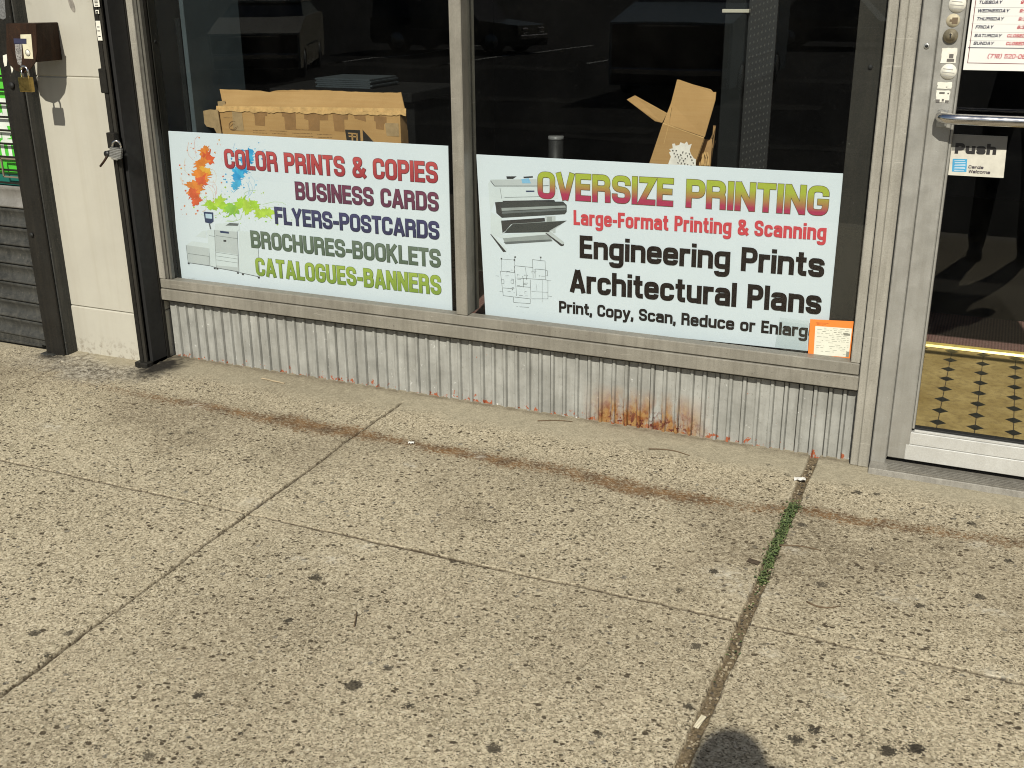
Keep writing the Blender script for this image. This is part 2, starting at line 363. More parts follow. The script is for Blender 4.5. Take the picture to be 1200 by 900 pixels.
k4 = groove(np.abs(Y - SCORE - wob(X, 14, .012)), .0062 * np.clip(.45 + .9 * fbm(X, Y, 3, 22), 0, 1.3), .007); crack = np.maximum(crack, np.clip(k4 * 1.4, 0, 1))
gum = np.full_like(X, -1.0); nz = fbm(X, Y, 55, 41); nz2 = fbm(X, Y, 120, 45)
GUM = [(370, 677, 1.25, 1), (415, 803, 1.2, 1), (233, 815, .9, .9), (480, 827, .8, 1), (455, 783, .75, .7), (533, 656, .75, 1), (338, 727, .8, .7), (578, 878, .95, 1),
       (807, 828, .75, .8), (816, 757, .85, 1), (932, 868, 1.0, .9), (955, 856, .8, .9), (795, 692, .8, .9), (837, 670, .8, .9), (961, 685, .9, 1), (824, 616, .7, .6), (940, 615, .8, .8),
       (1139, 614, .8, .9), (1182, 657, .8, .9), (1147, 699, .95, 1), (1078, 710, .85, .9), (1027, 579, .7, 1), (1005, 577, .8, 1), (1021, 644, .7, .9), (1073, 878, 1.1, 1), (1042, 881, 1.1, 1),
       (40, 742, 1.0, .9), (80, 742, 1.0, .9), (175, 885, .9, .9), (55, 768, .7, .6), (222, 507, .8, .6), (200, 508, .7, .7), (690, 655, .6, .6), (702, 860, .7, .8), (125, 815, .5, .6), (640, 600, .5, .6), (560, 590, .6, .5), (1178, 772, .6, .7), (1155, 858, .6, .6)]
for u, v, s, a in GUM:
    p = gat(u, v); dx = X - p.x; dy = Y - p.y; d = np.sqrt(dx * dx + (dy * 1.15) ** 2)
    gum = np.maximum(gum, np.clip((.0175 * s * (.45 + 1.1 * nz) - d) / .02, -1, 1) - (1 - a) * .12)
q = np.random.default_rng(5)
for i in range(430):                            # small dark spots trodden into the whole surface
    px, py, s = q.uniform(-4.4, 1.1), q.uniform(-2.5, -.1), q.uniform(.18, .5) ** 1.2
    sel = np.abs(X - px) + np.abs(Y - py) < .06; d = np.hypot(X[sel] - px, (Y[sel] - py) * 1.3)
    gum[sel] = np.maximum(gum[sel], np.clip((.021 * s * (.5 + nz[sel]) - d) / .02, -1, 1) - q.uniform(0, .12))
band_y = np.interp(X, [-4.5, -2.95, -1.66, -.76, .1, 1.3], [-.34, -.385, -.385, -.43, -.35, -.33])
bn = fbm(X, Y, 9, 31)
rust = np.exp(-((Y - band_y + (bn - .5) * .06) / (.034 + .04 * fbm(X, Y, 2.5, 33))) ** 2) * np.clip(.62 + .6 * fbm(X, Y, 7, 35), 0, 1)
rust *= np.interp(X, [-4.2, -3.2, -2.6, -2.2, -1.2, -.3, .2, .6], [.25, .45, .9, 1, .9, .85, .7, .3])
grime = np.exp(-((Y + .62 + (bn - .5) * .3) / .22) ** 2) * np.clip((fbm(X, Y, 2.2, 51) - .33) * 3.2, 0, 1) + .55 * np.exp(-((Y - band_y + .02) / .11) ** 2) * np.interp(X, [-4.2, -3.3, .2, .8], [.5, 1, .8, .3]) * np.clip(.3 + fbm(X, Y, 5, 53), 0, 1)
grime += .5 * np.clip((fbm(X, Y, 1.3, 57) - .52) * 4, 0, 1)
clean = np.clip((Y + .20 + (bn - .5) * .10) / .09, 0, 1)
wall_d = np.exp(-np.abs(Y - .012) / .02) * .8
patch = np.exp(-(((X + 3.33) / .33) ** 2 + ((Y + .23 + (bn - .5) * .2) / .12) ** 2) ** 1.5)
Z = Z + patch * (nz - .5) * .02
tar = np.clip(1.5 - np.hypot((X + 3.06) / .075, (Y + .12) / .12) + (nz - .5) * 1.2, 0, 1)
tar = np.maximum(tar, np.clip(1.2 - np.hypot((X + 3.6) / .09, (Y + .19) / .035) + (nz - .5), 0, 1) * .9)
Z = Z + tar * .008 * nz
wh = np.zeros_like(X)
for u, v, s in [(877, 690, 1.6), (850, 672, 1.2), (862, 686, 1.4), (1052, 700, 1.2), (560, 535, .6), (930, 645, .7), (480, 545, .7), (900, 765, .7), (350, 655, .7), (1150, 640, .8), (1160, 715, 1.0), (1170, 790, .8), (430, 640, .8), (300, 590, 1.1), (60, 500, 1.4), (230, 475, 1), (390, 655, .8), (985, 815, .8)]:
    p = gat(u, v); wh = np.maximum(wh, np.exp(-(((X - p.x) / (.045 * s)) ** 2 + ((Y - p.y) / (.025 * s)) ** 2)) * np.clip((nz2 - .46) * 5, 0, 1) * .55)
def grid_mesh(name, attrs):
    me = bpy.data.meshes.new(name); me.vertices.add(nx * ny); me.vertices.foreach_set('co', np.stack([X, Y, Z], 1).astype(np.float32).ravel())
    i = np.arange(nx - 1)[None, :] + nx * np.arange(ny - 1)[:, None]; quad = np.stack([i, i + 1, i + nx + 1, i + nx], -1).reshape(-1, 4)
    me.loops.add(quad.size); me.loops.foreach_set('vertex_index', quad.ravel().astype(np.int32)); me.polygons.add(len(quad))
    me.polygons.foreach_set('loop_start', (np.arange(len(quad)) * 4).astype(np.int32)); me.polygons.foreach_set('use_smooth', np.ones(len(quad), bool)); me.update(calc_edges=True)
    for n, a in attrs.items(): me.attributes.new(n, 'FLOAT', 'POINT').data.foreach_set('value', a.astype(np.float32))
    return me
m = Mat('exposed_aggregate_concrete'); P = m.pos()
warp = m.n('VectorMath', operation='ADD'); m.put(warp.inputs[0], P)
wn = m.n('TexNoise', i_Vector=P, i_Scale=70.0, i_Detail=2.0); sub = m.n('VectorMath', operation='MULTIPLY_ADD'); m.put(sub.inputs[0], wn.outputs['Color']); sub.inputs[1].default_value = (.012,) * 3; sub.inputs[2].default_value = (-.006,) * 3
m.put(warp.inputs[1], sub.outputs[0]); PW = warp.outputs[0]
big = m.rmp(m.noise(1.1, 5, .6), .34, .66); mid = m.rmp(m.noise(7, 5, .6), .32, .68)
base = m.mix(big, (.43, .36, .24), (.49, .415, .285)); sxs = m.n('SeparateXYZ', i_0=P)
slab_a = m.n('TexWhiteNoise', noise_dimensions='2D'); cmb = m.n('CombineXYZ', i_0=m.ma('FLOOR', m.ma('DIVIDE', m.ma('SUBTRACT', sxs.outputs[0], J_WIDE), 1.51)), i_1=m.ma('FLOOR', m.ma('DIVIDE', m.ma('SUBTRACT', sxs.outputs[1], SCORE), 1.5))); m.put(slab_a.inputs['Vector'], cmb.outputs[0])
base = m.mix(m.rmp(slab_a.outputs['Value'], 0, 1, 0, .40), base, (.35, .298, .205))
worn = m.rmp(m.noise(1.7, 5, .65, m.mapv(P, (1, 1, 1), (9, 4, 2))), .48, .70); base = m.mix(m.ma('MULTIPLY', worn, .28), base, (.31, .268, .195))
base = m.mix(m.ma('MULTIPLY', mid, .5), base, (.31, .268, .172))
g1 = m.vor(205); gr = m.n('SeparateColor', i_0=g1.outputs['Color'])
base = m.mix(.52, base, m.mix(gr.outputs[0], (.10, .082, .056), (.76, .67, .50)))
g2 = m.vor(170, PW); gr2 = m.n('SeparateColor', i_0=g2.outputs['Color'])
base = m.mix(m.rmp(gr2.outputs[1], .90, .98, 0, .55), base, (.66, .60, .46))
clean_a = m.attr('clean')
def fleck(scale, frac, size, seed, colour, b, amt, stretch=(1, 1, 1)):
    v = m.vor(scale, m.mapv(PW, stretch, (seed, seed * 1.7, 0))); c = m.n('SeparateColor', i_0=v.outputs['Color'])
    dens = m.rmp(m.noise(2.2, 3, .6, m.mapv(P, (1, 1, 1), (seed, 3, 1))), .32, .68, -.20, .20)
    on = m.ma('GREATER_THAN', m.ma('ADD', c.outputs[0], dens), 1 - frac)
    rad = m.ma('MULTIPLY', c.outputs[1], size)
    k = m.rmp(m.ma('SUBTRACT', rad, v.outputs['Distance']), -.02, .06, 0, 1)
    k = m.ma('MULTIPLY', m.ma('MULTIPLY', m.ma('MULTIPLY', k, on), amt), m.ma('SUBTRACT', 1.0, m.ma('MULTIPLY', clean_a, .75)))
    return m.mix(k, b, colour), k
base, f1 = fleck(74, .22, .50, 3.1, (.042, .030, .018), base, .9, (.8, 1.1, 1))
base, f2 = fleck(140, .42, .54, 7.7, (.055, .043, .028), base, .85, (.75, 1.1, 1))
base, f3 = fleck(290, .42, .60, 5.3, (.07, .052, .03), base, .8)
base, f4 = fleck(48, .07, .42, 9.9, (.10, .10, .095), base, .6)
cl = m.mix(m.rmp(m.noise(26, 4, .6), .3, .7), (.285, .255, .185), (.375, .335, .245))
base = m.mix(m.ma('MULTIPLY', clean_a, .7), base, cl)
base = m.mix(m.ma('MULTIPLY', m.attr('grime'), m.rmp(m.noise(70, 5, .75), .36, .62, .06, .72)), base, m.mix(m.noise(130, 2, .6), (.07, .05, .03), (.16, .125, .08)))
ru = m.attr('rust'); rn = m.rmp(m.noise(75, 4, .75), .34, .54)
base = m.mix(m.ma('MULTIPLY', m.rmp(m.ma('ADD', m.noise(85, 4, .8), m.ma('MULTIPLY', ru, .38)), .66, .84), m.ma('MULTIPLY', m.ma('GREATER_THAN', ru, .02), .85)), base, m.mix(m.rmp(m.noise(16, 3), .35, .65), (.075, .036, .014), (.19, .095, .032)))
pa = m.attr('patch'); base = m.mix(m.ma('MULTIPLY', pa, .8), base, m.mix(m.rmp(m.noise(48, 6, .75), .42, .58), (.06, .05, .04), (.40, .37, .31)))
base = m.mix(m.ma('MULTIPLY', m.attr('walldirt'), m.rmp(m.noise(20, 5, .7), .3, .6)), base, (.10, .075, .05))
base = m.mix(m.attr('white'), base, (.66, .62, .52))
gm = m.rmp(m.ma('ADD', m.attr('gum'), m.ma('MULTIPLY', m.ma('SUBTRACT', m.noise(150, 4, .8), .5), 2.6)), .0, .16); base = m.mix(m.ma('MULTIPLY', gm, m.rmp(m.noise(5, 2, .5), .35, .65, .78, .97)), base, m.mix(m.rmp(m.noise(170, 3, .7), .35, .65), (.014, .012, .009), (.06, .05, .036)))
base = m.mix(m.attr('tar'), base, (.022, .019, .015))
so_ = m.attr('soil'); base = m.mix(so_, base, m.mix(m.rmp(m.noise(130, 3, .7), .35, .65), (.075, .056, .034), (.22, .17, .105)))
base = m.mix(m.ma('MULTIPLY', m.attr('crack'), m.rmp(m.noise(30, 4, .7), .3, .5, .75, 1)), base, m.mix(m.noise(110, 3, .7), (.016, .011, .007), (.07, .05, .03)))
m.col(base).rough(.88).spec(.25)
hgt = m.ma('ADD', m.ma('MULTIPLY', gr.outputs[1], .5), m.ma('MULTIPLY', m.noise(150, 4, .7), 1.0)); hgt = m.ma('SUBTRACT', hgt, m.ma('ADD', f1, m.ma('ADD', f2, m.ma('MULTIPLY', f3, .7))))
m.bump(hgt, .45, .004)
me = grid_mesh('sidewalk', dict(gum=gum, rust=rust, clean=clean, patch=patch, white=wh, soil=soil, crack=crack, grime=np.clip(grime, 0, 1), tar=tar, walldirt=wall_d)); me.materials.append(m.m)
o = bpy.data.objects.new('sidewalk', me); COL.objects.link(o); tag(o, kind='structure')
M['concrete'] = flat('kerb_concrete', (.34, .30, .235), .9, 0, .2, 30, bump=.3)
kb = MB(); kb.box(-14, 14, KERB_Y, KERB_Y + .15, -.6, SLOPE * (KERB_Y + .15) - .004, .012); o = kb.build('kerb', M['concrete']); tag(o, kind='structure')
asp = Mat('street_asphalt'); asp.col(asp.mix(asp.rmp(asp.vor(60).outputs['Distance'], .1, .6), asp.mix(asp.rmp(asp.noise(.4, 5), .35, .65), (.022, .022, .022), (.034, .033, .031)), (.045, .044, .042))).rough(.95).spec(.08)
st = MB(); st.add([(-400, -400, ROAD_Z), (400, -400, ROAD_Z), (400, 300, ROAD_Z), (-400, 300, ROAD_Z)], [(0, 1, 2, 3)]); o = st.build('road', asp.m); tag(o, kind='structure')
ln = MB(); M['roadpaint'] = flat('road_paint', (.62, .62, .58), .7, 0, .2, 5)
for x, y0, y1 in ((-12.3, -30.5, -19.5), (-9.4, -30.5, -22), (-15.2, -30.5, -19.5), (-6.5, -30.5, -22)): ln.add([(x - .07, y0, ROAD_Z + .004), (x + .07, y0, ROAD_Z + .004), (x + .07, y1, ROAD_Z + .004), (x - .07, y1, ROAD_Z + .004)], [(0, 1, 2, 3)])
o = ln.build('road_marking', M['roadpaint']); tag(o, kind='structure')

pt = MB(); q = random.Random(17)
for x0, x1, y0, y1 in ((-14, -9.2, -12.6, -11.2), (-8.8, -2.5, -13.6, -12.9), (-11, -4, -10.1, -9.5), (-16, -9, -20.4, -19.2), (-7.5, -1, -18.5, -17.6), (-5, 2, -9.3, -8.9)):
    N = 14; up_ = [(x0 + (x1 - x0) * i / N, y1 + q.uniform(-.12, .12), ROAD_Z + .004) for i in range(N + 1)]; lo_ = [(x0 + (x1 - x0) * i / N, y0 + q.uniform(-.12, .12), ROAD_Z + .004) for i in range(N + 1)]
    pt.add(lo_ + up_[::-1], [tuple(range(2 * N + 2))])
o = pt.build('road_bright_band', flat('lighter_band_asphalt', (.075, .073, .066), .95, 0, .25, 2, spec=.1)); tag(o, kind='structure')  # lighter colour stands in for bright bands mirrored in the panes

# joint filling: grit, clover, litter
gv = MB(); q = random.Random(3)
def stone(mb, c, r, mi):
    bm = bmesh.new(); bmesh.ops.create_icosphere(bm, subdivisions=1, radius=1)
    a = [q.uniform(.6, 1.2) for _ in range(3)]; rot = Matrix.Rotation(q.uniform(0, 6.3), 3, 'Z')
    for v in bm.verts: v.co = rot @ Vector((v.co.x * r * a[0], v.co.y * r * a[1], v.co.z * r * a[2] * .7)) * q.uniform(.8, 1.15) + Vector(c)
    mb.bm(bm, mi)
for i in range(620):
    y = q.uniform(-2.3, -.03); x = J_WIDE + float(wob(np.array([y]), 11, .012)[0]) + q.gauss(0, .008)
    stone(gv, (x, y, SLOPE * y - .011 + q.uniform(0, .004)), q.uniform(.0018, .0055), q.choice((0, 0, 1, 1, 2)))
o = gv.build('joint_grit', [flat('brown_grit', (.15, .115, .075), .9), flat('tan_grit', (.30, .25, .17), .9), flat('dark_grit', (.07, .058, .042), .9)]); tag(o, kind='stuff', label='brown grit and soil packed in the wide pavement joint')
cv = MB()
def leaf(mb, c, r, mi, n=6):
    t = Vector((q.uniform(-.5, .5), q.uniform(-.5, .5), 1)).normalized(); a = t.orthogonal().normalized(); b = t.cross(a)
    mb.add([Vector(c) + a * math.cos(k * 6.283 / n) * r + b * math.sin(k * 6.283 / n) * r * .75 for k in range(n)], [tuple(range(n))], mi)
for i in range(1500):
    u = q.random(); y = -.345 - .48 * u ** 1.15 if q.random() < .93 else (-1.15 - .08 * q.random() if q.random() < .5 else q.uniform(-1.3, -.3))
    if .62 < (-y - .3) / .7 < .66 and q.random() < .85: continue
    if vnoise(np.array([y]), np.array([3.3]), 22, 71)[0] < .30: continue
    x = J_WIDE + float(wob(np.array([y]), 11, .012)[0]) + q.gauss(0, .0075 + .004 * q.random())
    leaf(cv, (x, y, SLOPE * y - .008 + q.random() ** 2 * .022), q.uniform(.0016, .0048), q.choice((0, 0, 1, 2)))
for i in range(90):
    y = -.35 - .46 * q.random(); x = J_WIDE + float(wob(np.array([y]), 11, .012)[0]) + q.gauss(0, .009); z = SLOPE * y - .008; hgt_ = q.uniform(.012, .032); a = q.uniform(0, 6.3); dx, dy = math.cos(a), math.sin(a); w_ = .0009
    cv.add([(x - dy * w_, y + dx * w_, z), (x + dy * w_, y - dx * w_, z), (x + dx * hgt_ * .35 + dy * w_ * .7, y + dy * hgt_ * .35 - dx * w_ * .7, z + hgt_ * .7), (x + dx * hgt_ * .35 - dy * w_ * .7, y + dy * hgt_ * .35 + dx * w_ * .7, z + hgt_ * .7), (x + dx * hgt_ * .8, y + dy * hgt_ * .8, z + hgt_)], [(0, 1, 2, 3), (3, 2, 4)], q.choice((0, 2)))
o = cv.build('joint_clover', [flat('clover_green', (.085, .125, .04), .6), flat('clover_dark', (.05, .075, .026), .6), flat('clover_light', (.14, .175, .065), .6)]); tag(o, kind='stuff', label='small green weeds growing along the wide pavement joint')
def bent_sheet(name, u, v, w, h, rot, mat, label, cat, lift=.002, curl=.004):
    p = gat(u, v); mb = MB(); vs = []; n = 5
    for i in range(n):
        for j in range(3):
            a = (i / (n - 1) - .5) * w; b = (j / 2 - .5) * h
            x = a * math.cos(rot) - b * math.sin(rot); y = a * math.sin(rot) + b * math.cos(rot)
            vs.append((p.x + x, p.y + y, p.z + SLOPE * y + lift + curl * abs(math.sin(i * 1.7 + j))))
    fs = [(i * 3 + j, i * 3 + j + 1, i * 3 + j + 4, i * 3 + j + 3) for i in range(n - 1) for j in range(2)]
    k = len(vs); vs2 = [(x, y, z - .0012) for x, y, z in vs]
    mb.add(vs + vs2, fs + [tuple(a + k for a in f[::-1]) for f in fs] + [(0, 1, k + 1, k), (1, 2, k + 2, k + 1), (k - 1, k - 2, 2 * k - 2, 2 * k - 1), (k - 2, k - 3, 2 * k - 3, 2 * k - 2)])
    o = mb.build(name, mat, loc=p); return tag(o, label, cat)
M['paper'] = flat('scrap_paper', (.74, .72, .68), .7); M['leafbrown'] = flat('dead_leaf', (.065, .045, .028), .8); M['twig'] = flat('dry_twig', (.12, .08, .045), .8)
bent_sheet('paper_scrap', 937, 563, .035, .018, .3, M['paper'], 'crumpled white paper scrap in the wide joint near the ribbed panel', 'litter', .004)
bent_sheet('paper_strip', 820, 847, .012, .045, -.15, flat('cream_paper', (.62, .56, .42), .7), 'narrow cream paper strip in the wide joint above the shadow', 'litter', .002, .002)
bent_sheet('dead_leaf', 883, 660, .034, .020, -.25, M['leafbrown'], 'dark dead leaf left of the green weeds in the joint', 'leaf', .003)
bent_sheet('wood_splinter', 320, 447, .12, .008, -.12, flat('pale_wood', (.50, .40, .26), .8), 'pale wood splinter on the pavement below the ribbed panel', 'splinter', .003, .001)
bent_sheet('paper_crumb', 482, 520, .02, .012, .2, M['paper'], 'tiny white paper crumb on the rusty dirt line', 'litter', .003)
def twig(u0, v0, u1, v1, label, bend=.01, name='twig'):
    a = gat(u0, v0); b = gat(u1, v1); pts = []
    for i in range(6):
        t = i / 5; p = a.lerp(b, t); p.y += bend * math.sin(t * 3.1); p.z += .003; pts.append(p)
    mb = MB(); mb.tube(pts, [.0022, .002, .0019, .0017, .0015, .001], 6); o = mb.build(name, M['twig'], loc=a); return tag(o, label, 'twig')
twig(913, 640, 962, 646, 'thin brown twig right of the green weeds in the joint')
twig(630, 494, 671, 495, 'short dark twig on the pavement left of the rust stain')
twig(760, 527, 808, 535, 'curved brown twig on the pavement below the rust stain', .02)
twig(945, 706, 985, 711, 'curved pale brown twig right of the wide joint, near the score line', -.02)
twig(415, 735, 418, 718, 'tiny black twig alone in the middle of the pavement', .002)

# ------------------------------------------------------------------ storefront
XL, XM0, XM1, XR = -3.107, -1.735, -1.690, -.317     # window opening edges and mullion
SILL_T, SILL_G, SILL_B, HEAD = .345, .305, .256, 2.30
front = thing('shop_front', (-1.7, 0, 0), 'metal shop front with two window panes above a grey ribbed panel', 'shop front')
# ribbed panel below the sill
prof = []; x = -3.10; q = random.Random(11)
while x < XR - .05:
    w = .0295 + q.uniform(-.002, .002)
    prof += [(x, .030), (x + w - .002, .030 - q.uniform(0, .001)), (x + w - .0015, .0305 + q.random() ** 2 * .006), (x + w + .0006, .0305 + q.random() ** 2 * .005), (x + w + .003, .0215), (x + w + .0122, .0205), (x + w + .0150, .0305 + q.random() ** 3 * .005), (x + w + .0158, .031), (x + w + .0165, .030)]; x += w + .0165
prof.append((XR + .01, .030))
rb = MB(); zz = [-.03, .02, .05, .10, .16, .22, SILL_B + .006]; n = len(prof); vs = [(px, py + q.uniform(-.0005, .0005), z) for z in zz for px, py in prof]
rb.add(vs, [(j * n + i, j * n + i + 1, (j + 1) * n + i + 1, (j + 1) * n + i) for j in range(len(zz) - 1) for i in range(n - 1)])
rb.add([(-3.1, .05, -.03), (XR, .05, -.03), (XR, .05, .25), (-3.1, .05, .25)], [(0, 1, 2, 3)])
m = Mat('grey_ribbed_panel'); P = m.wpos(); sx = m.n('SeparateXYZ', i_0=P)
c = m.mix(m.rmp(m.noise(9, 6, .65, P), .33, .67), (.24, .24, .222), (.37, .37, .345))
strk = m.rmp(m.noise(1, 5, .65, m.mapv(P, (55, 10, 4))), .40, .68); c = m.mix(m.ma('MULTIPLY', strk, .42), c, (.17, .165, .145))
c = m.mix(m.rmp(m.noise(120, 3, .7, P), .62, .72, 0, .5), c, (.12, .11, .09))
c = m.mix(m.rmp(m.noise(38, 4, .7, P), .66, .70, 0, .55), c, (.62, .62, .60))
grv = None
low = m.rmp(sx.outputs[2], -.012, .042, 1, 0); pn = m.noise(42, 4, .65, P)
peel = m.rmp(m.ma('ADD', pn, m.ma('MULTIPLY', low, .23)), .725, .74); c = m.mix(peel, c, m.mix(m.noise(70, 3, .6, P), (.22, .045, .018), (.40, .12, .05)))
wp = m.rmp(m.ma('ADD', m.noise(50, 4, .65, m.mapv(P, (1, 1, 1), (3, 1, 7))), m.ma('MULTIPLY', low, .14)), .74, .76); c = m.mix(wp, c, (.58, .57, .54))
rx = m.ma('MULTIPLY', m.rmp(sx.outputs[0], -1.26, -1.14), m.rmp(sx.outputs[0], -.90, -.78, 1, 0)); rz = m.rmp(sx.outputs[2], .02, .15, 1, 0)
rmask = m.ma('MULTIPLY', m.ma('MULTIPLY', rx, rz), m.rmp(m.noise(1, 5, .6, m.mapv(P, (26, 26, 9))), .34, .56))
c = m.mix(m.ma('MULTIPLY', rmask, 1.5, True), c, m.mix(m.rmp(m.noise(40, 4, .7, P), .4, .6), (.20, .065, .018), (.30, .17, .06)))
c = m.mix(m.ma('MULTIPLY', m.ma('MULTIPLY', rx, m.rmp(sx.outputs[2], .02, .09, 1, 0)), m.rmp(m.noise(55, 3, .7, P), .56, .60)), c, (.10, .022, .014))
c = m.mix(m.ma('MULTIPLY', m.rmp(sx.outputs[1], .0305, .034, 0, .75), m.rmp(m.noise(1, 3, .6, m.mapv(P, (19, 1, 3))), .35, .62, .15, 1)), c, (.075, .07, .06))  # groove shade put into the colour, darker with depth
m.col(c).rough(m.rmp(pn, .3, .7, .45, .7)); m.bump(m.noise(80, 4, .6, P), .2, .003)
o = rb.build('ribbed_panel', m.m, front); tag(o, 'grey ribbed metal panel with peeling orange paint and a rust stain')
sl_ = MB(); sl_.box(XL + .002, XR - .002, -.012, .035, SILL_G + .0015, SILL_T, .003); sl_.box(XL, XR, -.016, .03, SILL_B, SILL_G - .0015, .003); sl_.build('sill', M['frame'], front)
gp = MB(); gp.box(XL, XR, .0, .034, SILL_G - .0015, SILL_G + .0015, 0); gp.box(XL, XR, .0, .028, SILL_B - .008, SILL_B - .0005, 0); gp.build('sill_seam', M['gap'], front)
ml = MB(); ml.box(XM0, XM1, -.010, .06, SILL_T + .0005, HEAD, .003); ml.box(XM0 + .004, XM1 - .004, .06, .10, SILL_T, HEAD, .002); ml.build('mullion', M['frame'], front)
tr = MB(); tr.box(XL, XL + .036, -.014, .02, SILL_T + .0005, HEAD, .003); tr.build('left_trim', M['jamb'], front)
tr = MB(); tr.box(XL + .038, XL + .049, -.006, .02, SILL_T + .0005, HEAD, .002); tr.box(XL + .051, XL + .062, -.002, .02, SILL_T + .0005, HEAD, .002); tr.build('left_bead', flat('dark_bead', (.10, .095, .08), .5, 0, .2, 40), front)
tr = MB(); tr.box(XL + .050, XL + .0615, .0205, .035, SILL_T - .01, HEAD, .0005); tr.box(XL + .050, XL + .0615, .0435, .085, SILL_T - .01, HEAD, .001); dside = tr.build('glazing_strip', M['dark_strip'], front)
sc = MB(); sc.disc((XL + .0615, .062, 1.275), .006, (1, 0, 0), .002, 14); sc.build('screw', M['gap'], dside)
ds = MB(); ds.box(XR - .115, XR - .032, .052, .060, SILL_T - .01, HEAD, .001); o = ds.build('glazing_strip', M['dark_strip'], front)
sc = MB(); sc.disc((-.385, .052, 1.235), .007, (0, -1, 0), .003, 14); sc.build('screw', M['gap'], o)
rj = MB(); rj.box(XR - .030, XR - .0015, -.012, .05, SILL_T + .0005, HEAD, .003); rj.build('right_stile', M['jamb'], front)
gp = MB(); gp.box(XR - .0015, XR + .0015, -.004, .05, 0, HEAD, 0); gp.box(-.2590, -.2555, -.004, .05, 0, HEAD, 0); gp.build('jamb_seam', M['gap'], front)
rj = MB(); rj.box(XR + .0015, -.2925, -.012, .06, .0, HEAD, .0025); rj.box(-.2920, -.2590, -.014, .06, .0, HEAD, .0025); rj.build('jamb', M['jamb'], front)
hd = MB(); hd.box(XL, -.259, -.014, .08, HEAD, HEAD + .07, .003); hd.build('head_frame', M['frame'], front)
fa = MB(); fa.box(-3.1, 1.35, -.03, .2, HEAD + .072, 3.9, .006); fa.build('fascia', flat('fascia_metal', (.30, .28, .24), .6, 0, .15, 3), front)
for x0, x1 in ((XL + .064, XM0 + .002), (XM1 - .002, XR - .028)):
    gl = MB(); gl.box(x0 - .004, x1, .036, .042, SILL_T - .008, HEAD + .01, 0); gl.build('window_pane', M['glass'], front)

# interior
io = MB(); io.add([(-3.9, .05, .026), (3.2, .05, .026), (3.2, 6, .026), (-3.9, 6, .026)], [(0, 1, 2, 3)])
m = Mat('shop_tile_floor'); P = m.wpos(); sx = m.n('SeparateXYZ', i_0=P)
fx = m.ma('ABSOLUTE', m.ma('SUBTRACT', m.ma('FRACT', m.ma('DIVIDE', m.ma('ADD', sx.outputs[0], 10.0 + .0615), .121)), .5)); fy = m.ma('ABSOLUTE', m.ma('SUBTRACT', m.ma('FRACT', m.ma('DIVIDE', m.ma('ADD', sx.outputs[1], 10.0 + .052), .121)), .5))
dia = m.ma('LESS_THAN', m.ma('ADD', fx, fy), .235); ln_ = m.ma('LESS_THAN', fx, .013)
tc = m.mix(m.rmp(m.noise(7, 6, .65, P), .32, .68), (.33, .225, .08), (.53, .39, .165)); tc = m.mix(m.rmp(m.noise(40, 4, .7, P), .45, .7, 0, .6), tc, (.17, .11, .05))
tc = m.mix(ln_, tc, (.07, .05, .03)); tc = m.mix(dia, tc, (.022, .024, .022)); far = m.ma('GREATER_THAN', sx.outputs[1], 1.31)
tc = m.mix(far, tc, (.008, .007, .006)); m.col(tc).rough(.35)  # floor past the mat's front edge painted near black in place of shade
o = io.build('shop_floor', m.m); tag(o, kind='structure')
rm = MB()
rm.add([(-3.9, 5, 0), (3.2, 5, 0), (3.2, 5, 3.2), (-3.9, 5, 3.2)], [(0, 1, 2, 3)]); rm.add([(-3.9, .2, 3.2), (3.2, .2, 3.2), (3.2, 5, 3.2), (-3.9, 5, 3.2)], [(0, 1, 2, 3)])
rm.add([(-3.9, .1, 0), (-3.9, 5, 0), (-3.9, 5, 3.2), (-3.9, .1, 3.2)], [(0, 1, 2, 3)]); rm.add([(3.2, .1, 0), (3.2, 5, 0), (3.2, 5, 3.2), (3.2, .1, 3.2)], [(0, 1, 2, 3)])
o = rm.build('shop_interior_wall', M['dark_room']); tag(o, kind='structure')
mt = Mat('ribbed_red_mat'); P = mt.wpos(); sx = mt.n('SeparateXYZ', i_0=P); wv = mt.ma('ABSOLUTE', mt.ma('SUBTRACT', mt.ma('FRACT', mt.ma('DIVIDE', sx.outputs[0], .0125)), .5))
mc = mt.mix(mt.rmp(wv, .1, .4), (.105, .05, .042), (.19, .095, .08)); mc = mt.mix(mt.rmp(mt.noise(150, 3, .7, P), .55, .75, 0, .7), mc, (.30, .24, .20)); mt.col(mc).rough(.9); M['mat'] = mt.m
mb = MB(); mb.box(-.24, 1.4, 1.315, 1.80, .028, .036, .002); o = mb.build('door_mat', M['mat'], loc=(.5, 1.32, .028)); tag(o, 'ribbed reddish brown mat on the floor inside the glass door', 'mat')
mb = MB(); mb.prism([(-.24, 1.285, .028), (-.24, 1.290, .037), (-.24, 1.305, .043), (-.24, 1.32, .039), (-.24, 1.32, .028)], (1.64, 0, 0)); o = mb.build('brass_edging', flat('shiny_brass_strip', (.62, .47, .13), .3, .25, .15, 30), loc=(.5, 1.28, .028)); tag(o, 'shiny brass strip along the front edge of the mat inside the door', 'floor strip')
shelf = MB(); shelf.box(-3.1, -.30, .062, .9, .24, .27, .002); shelf.box(-3.1, -.30, .88, .9, .03, .24, .002)
o = shelf.build('display_shelf', M['dark_strip'], loc=(-1.7, .06, .03)); tag(o, 'low dark display shelf behind the shop window signs', 'shelf')
mm = MB(); mm.box(-3.0, -.4, .2, .85, .271, .277, .001); o = mm.build('shelf_mat', M['mat'], loc=(-1.7, .5, .271)); tag(o, 'reddish ribbed mat seen in the gaps between the window signs', 'mat')
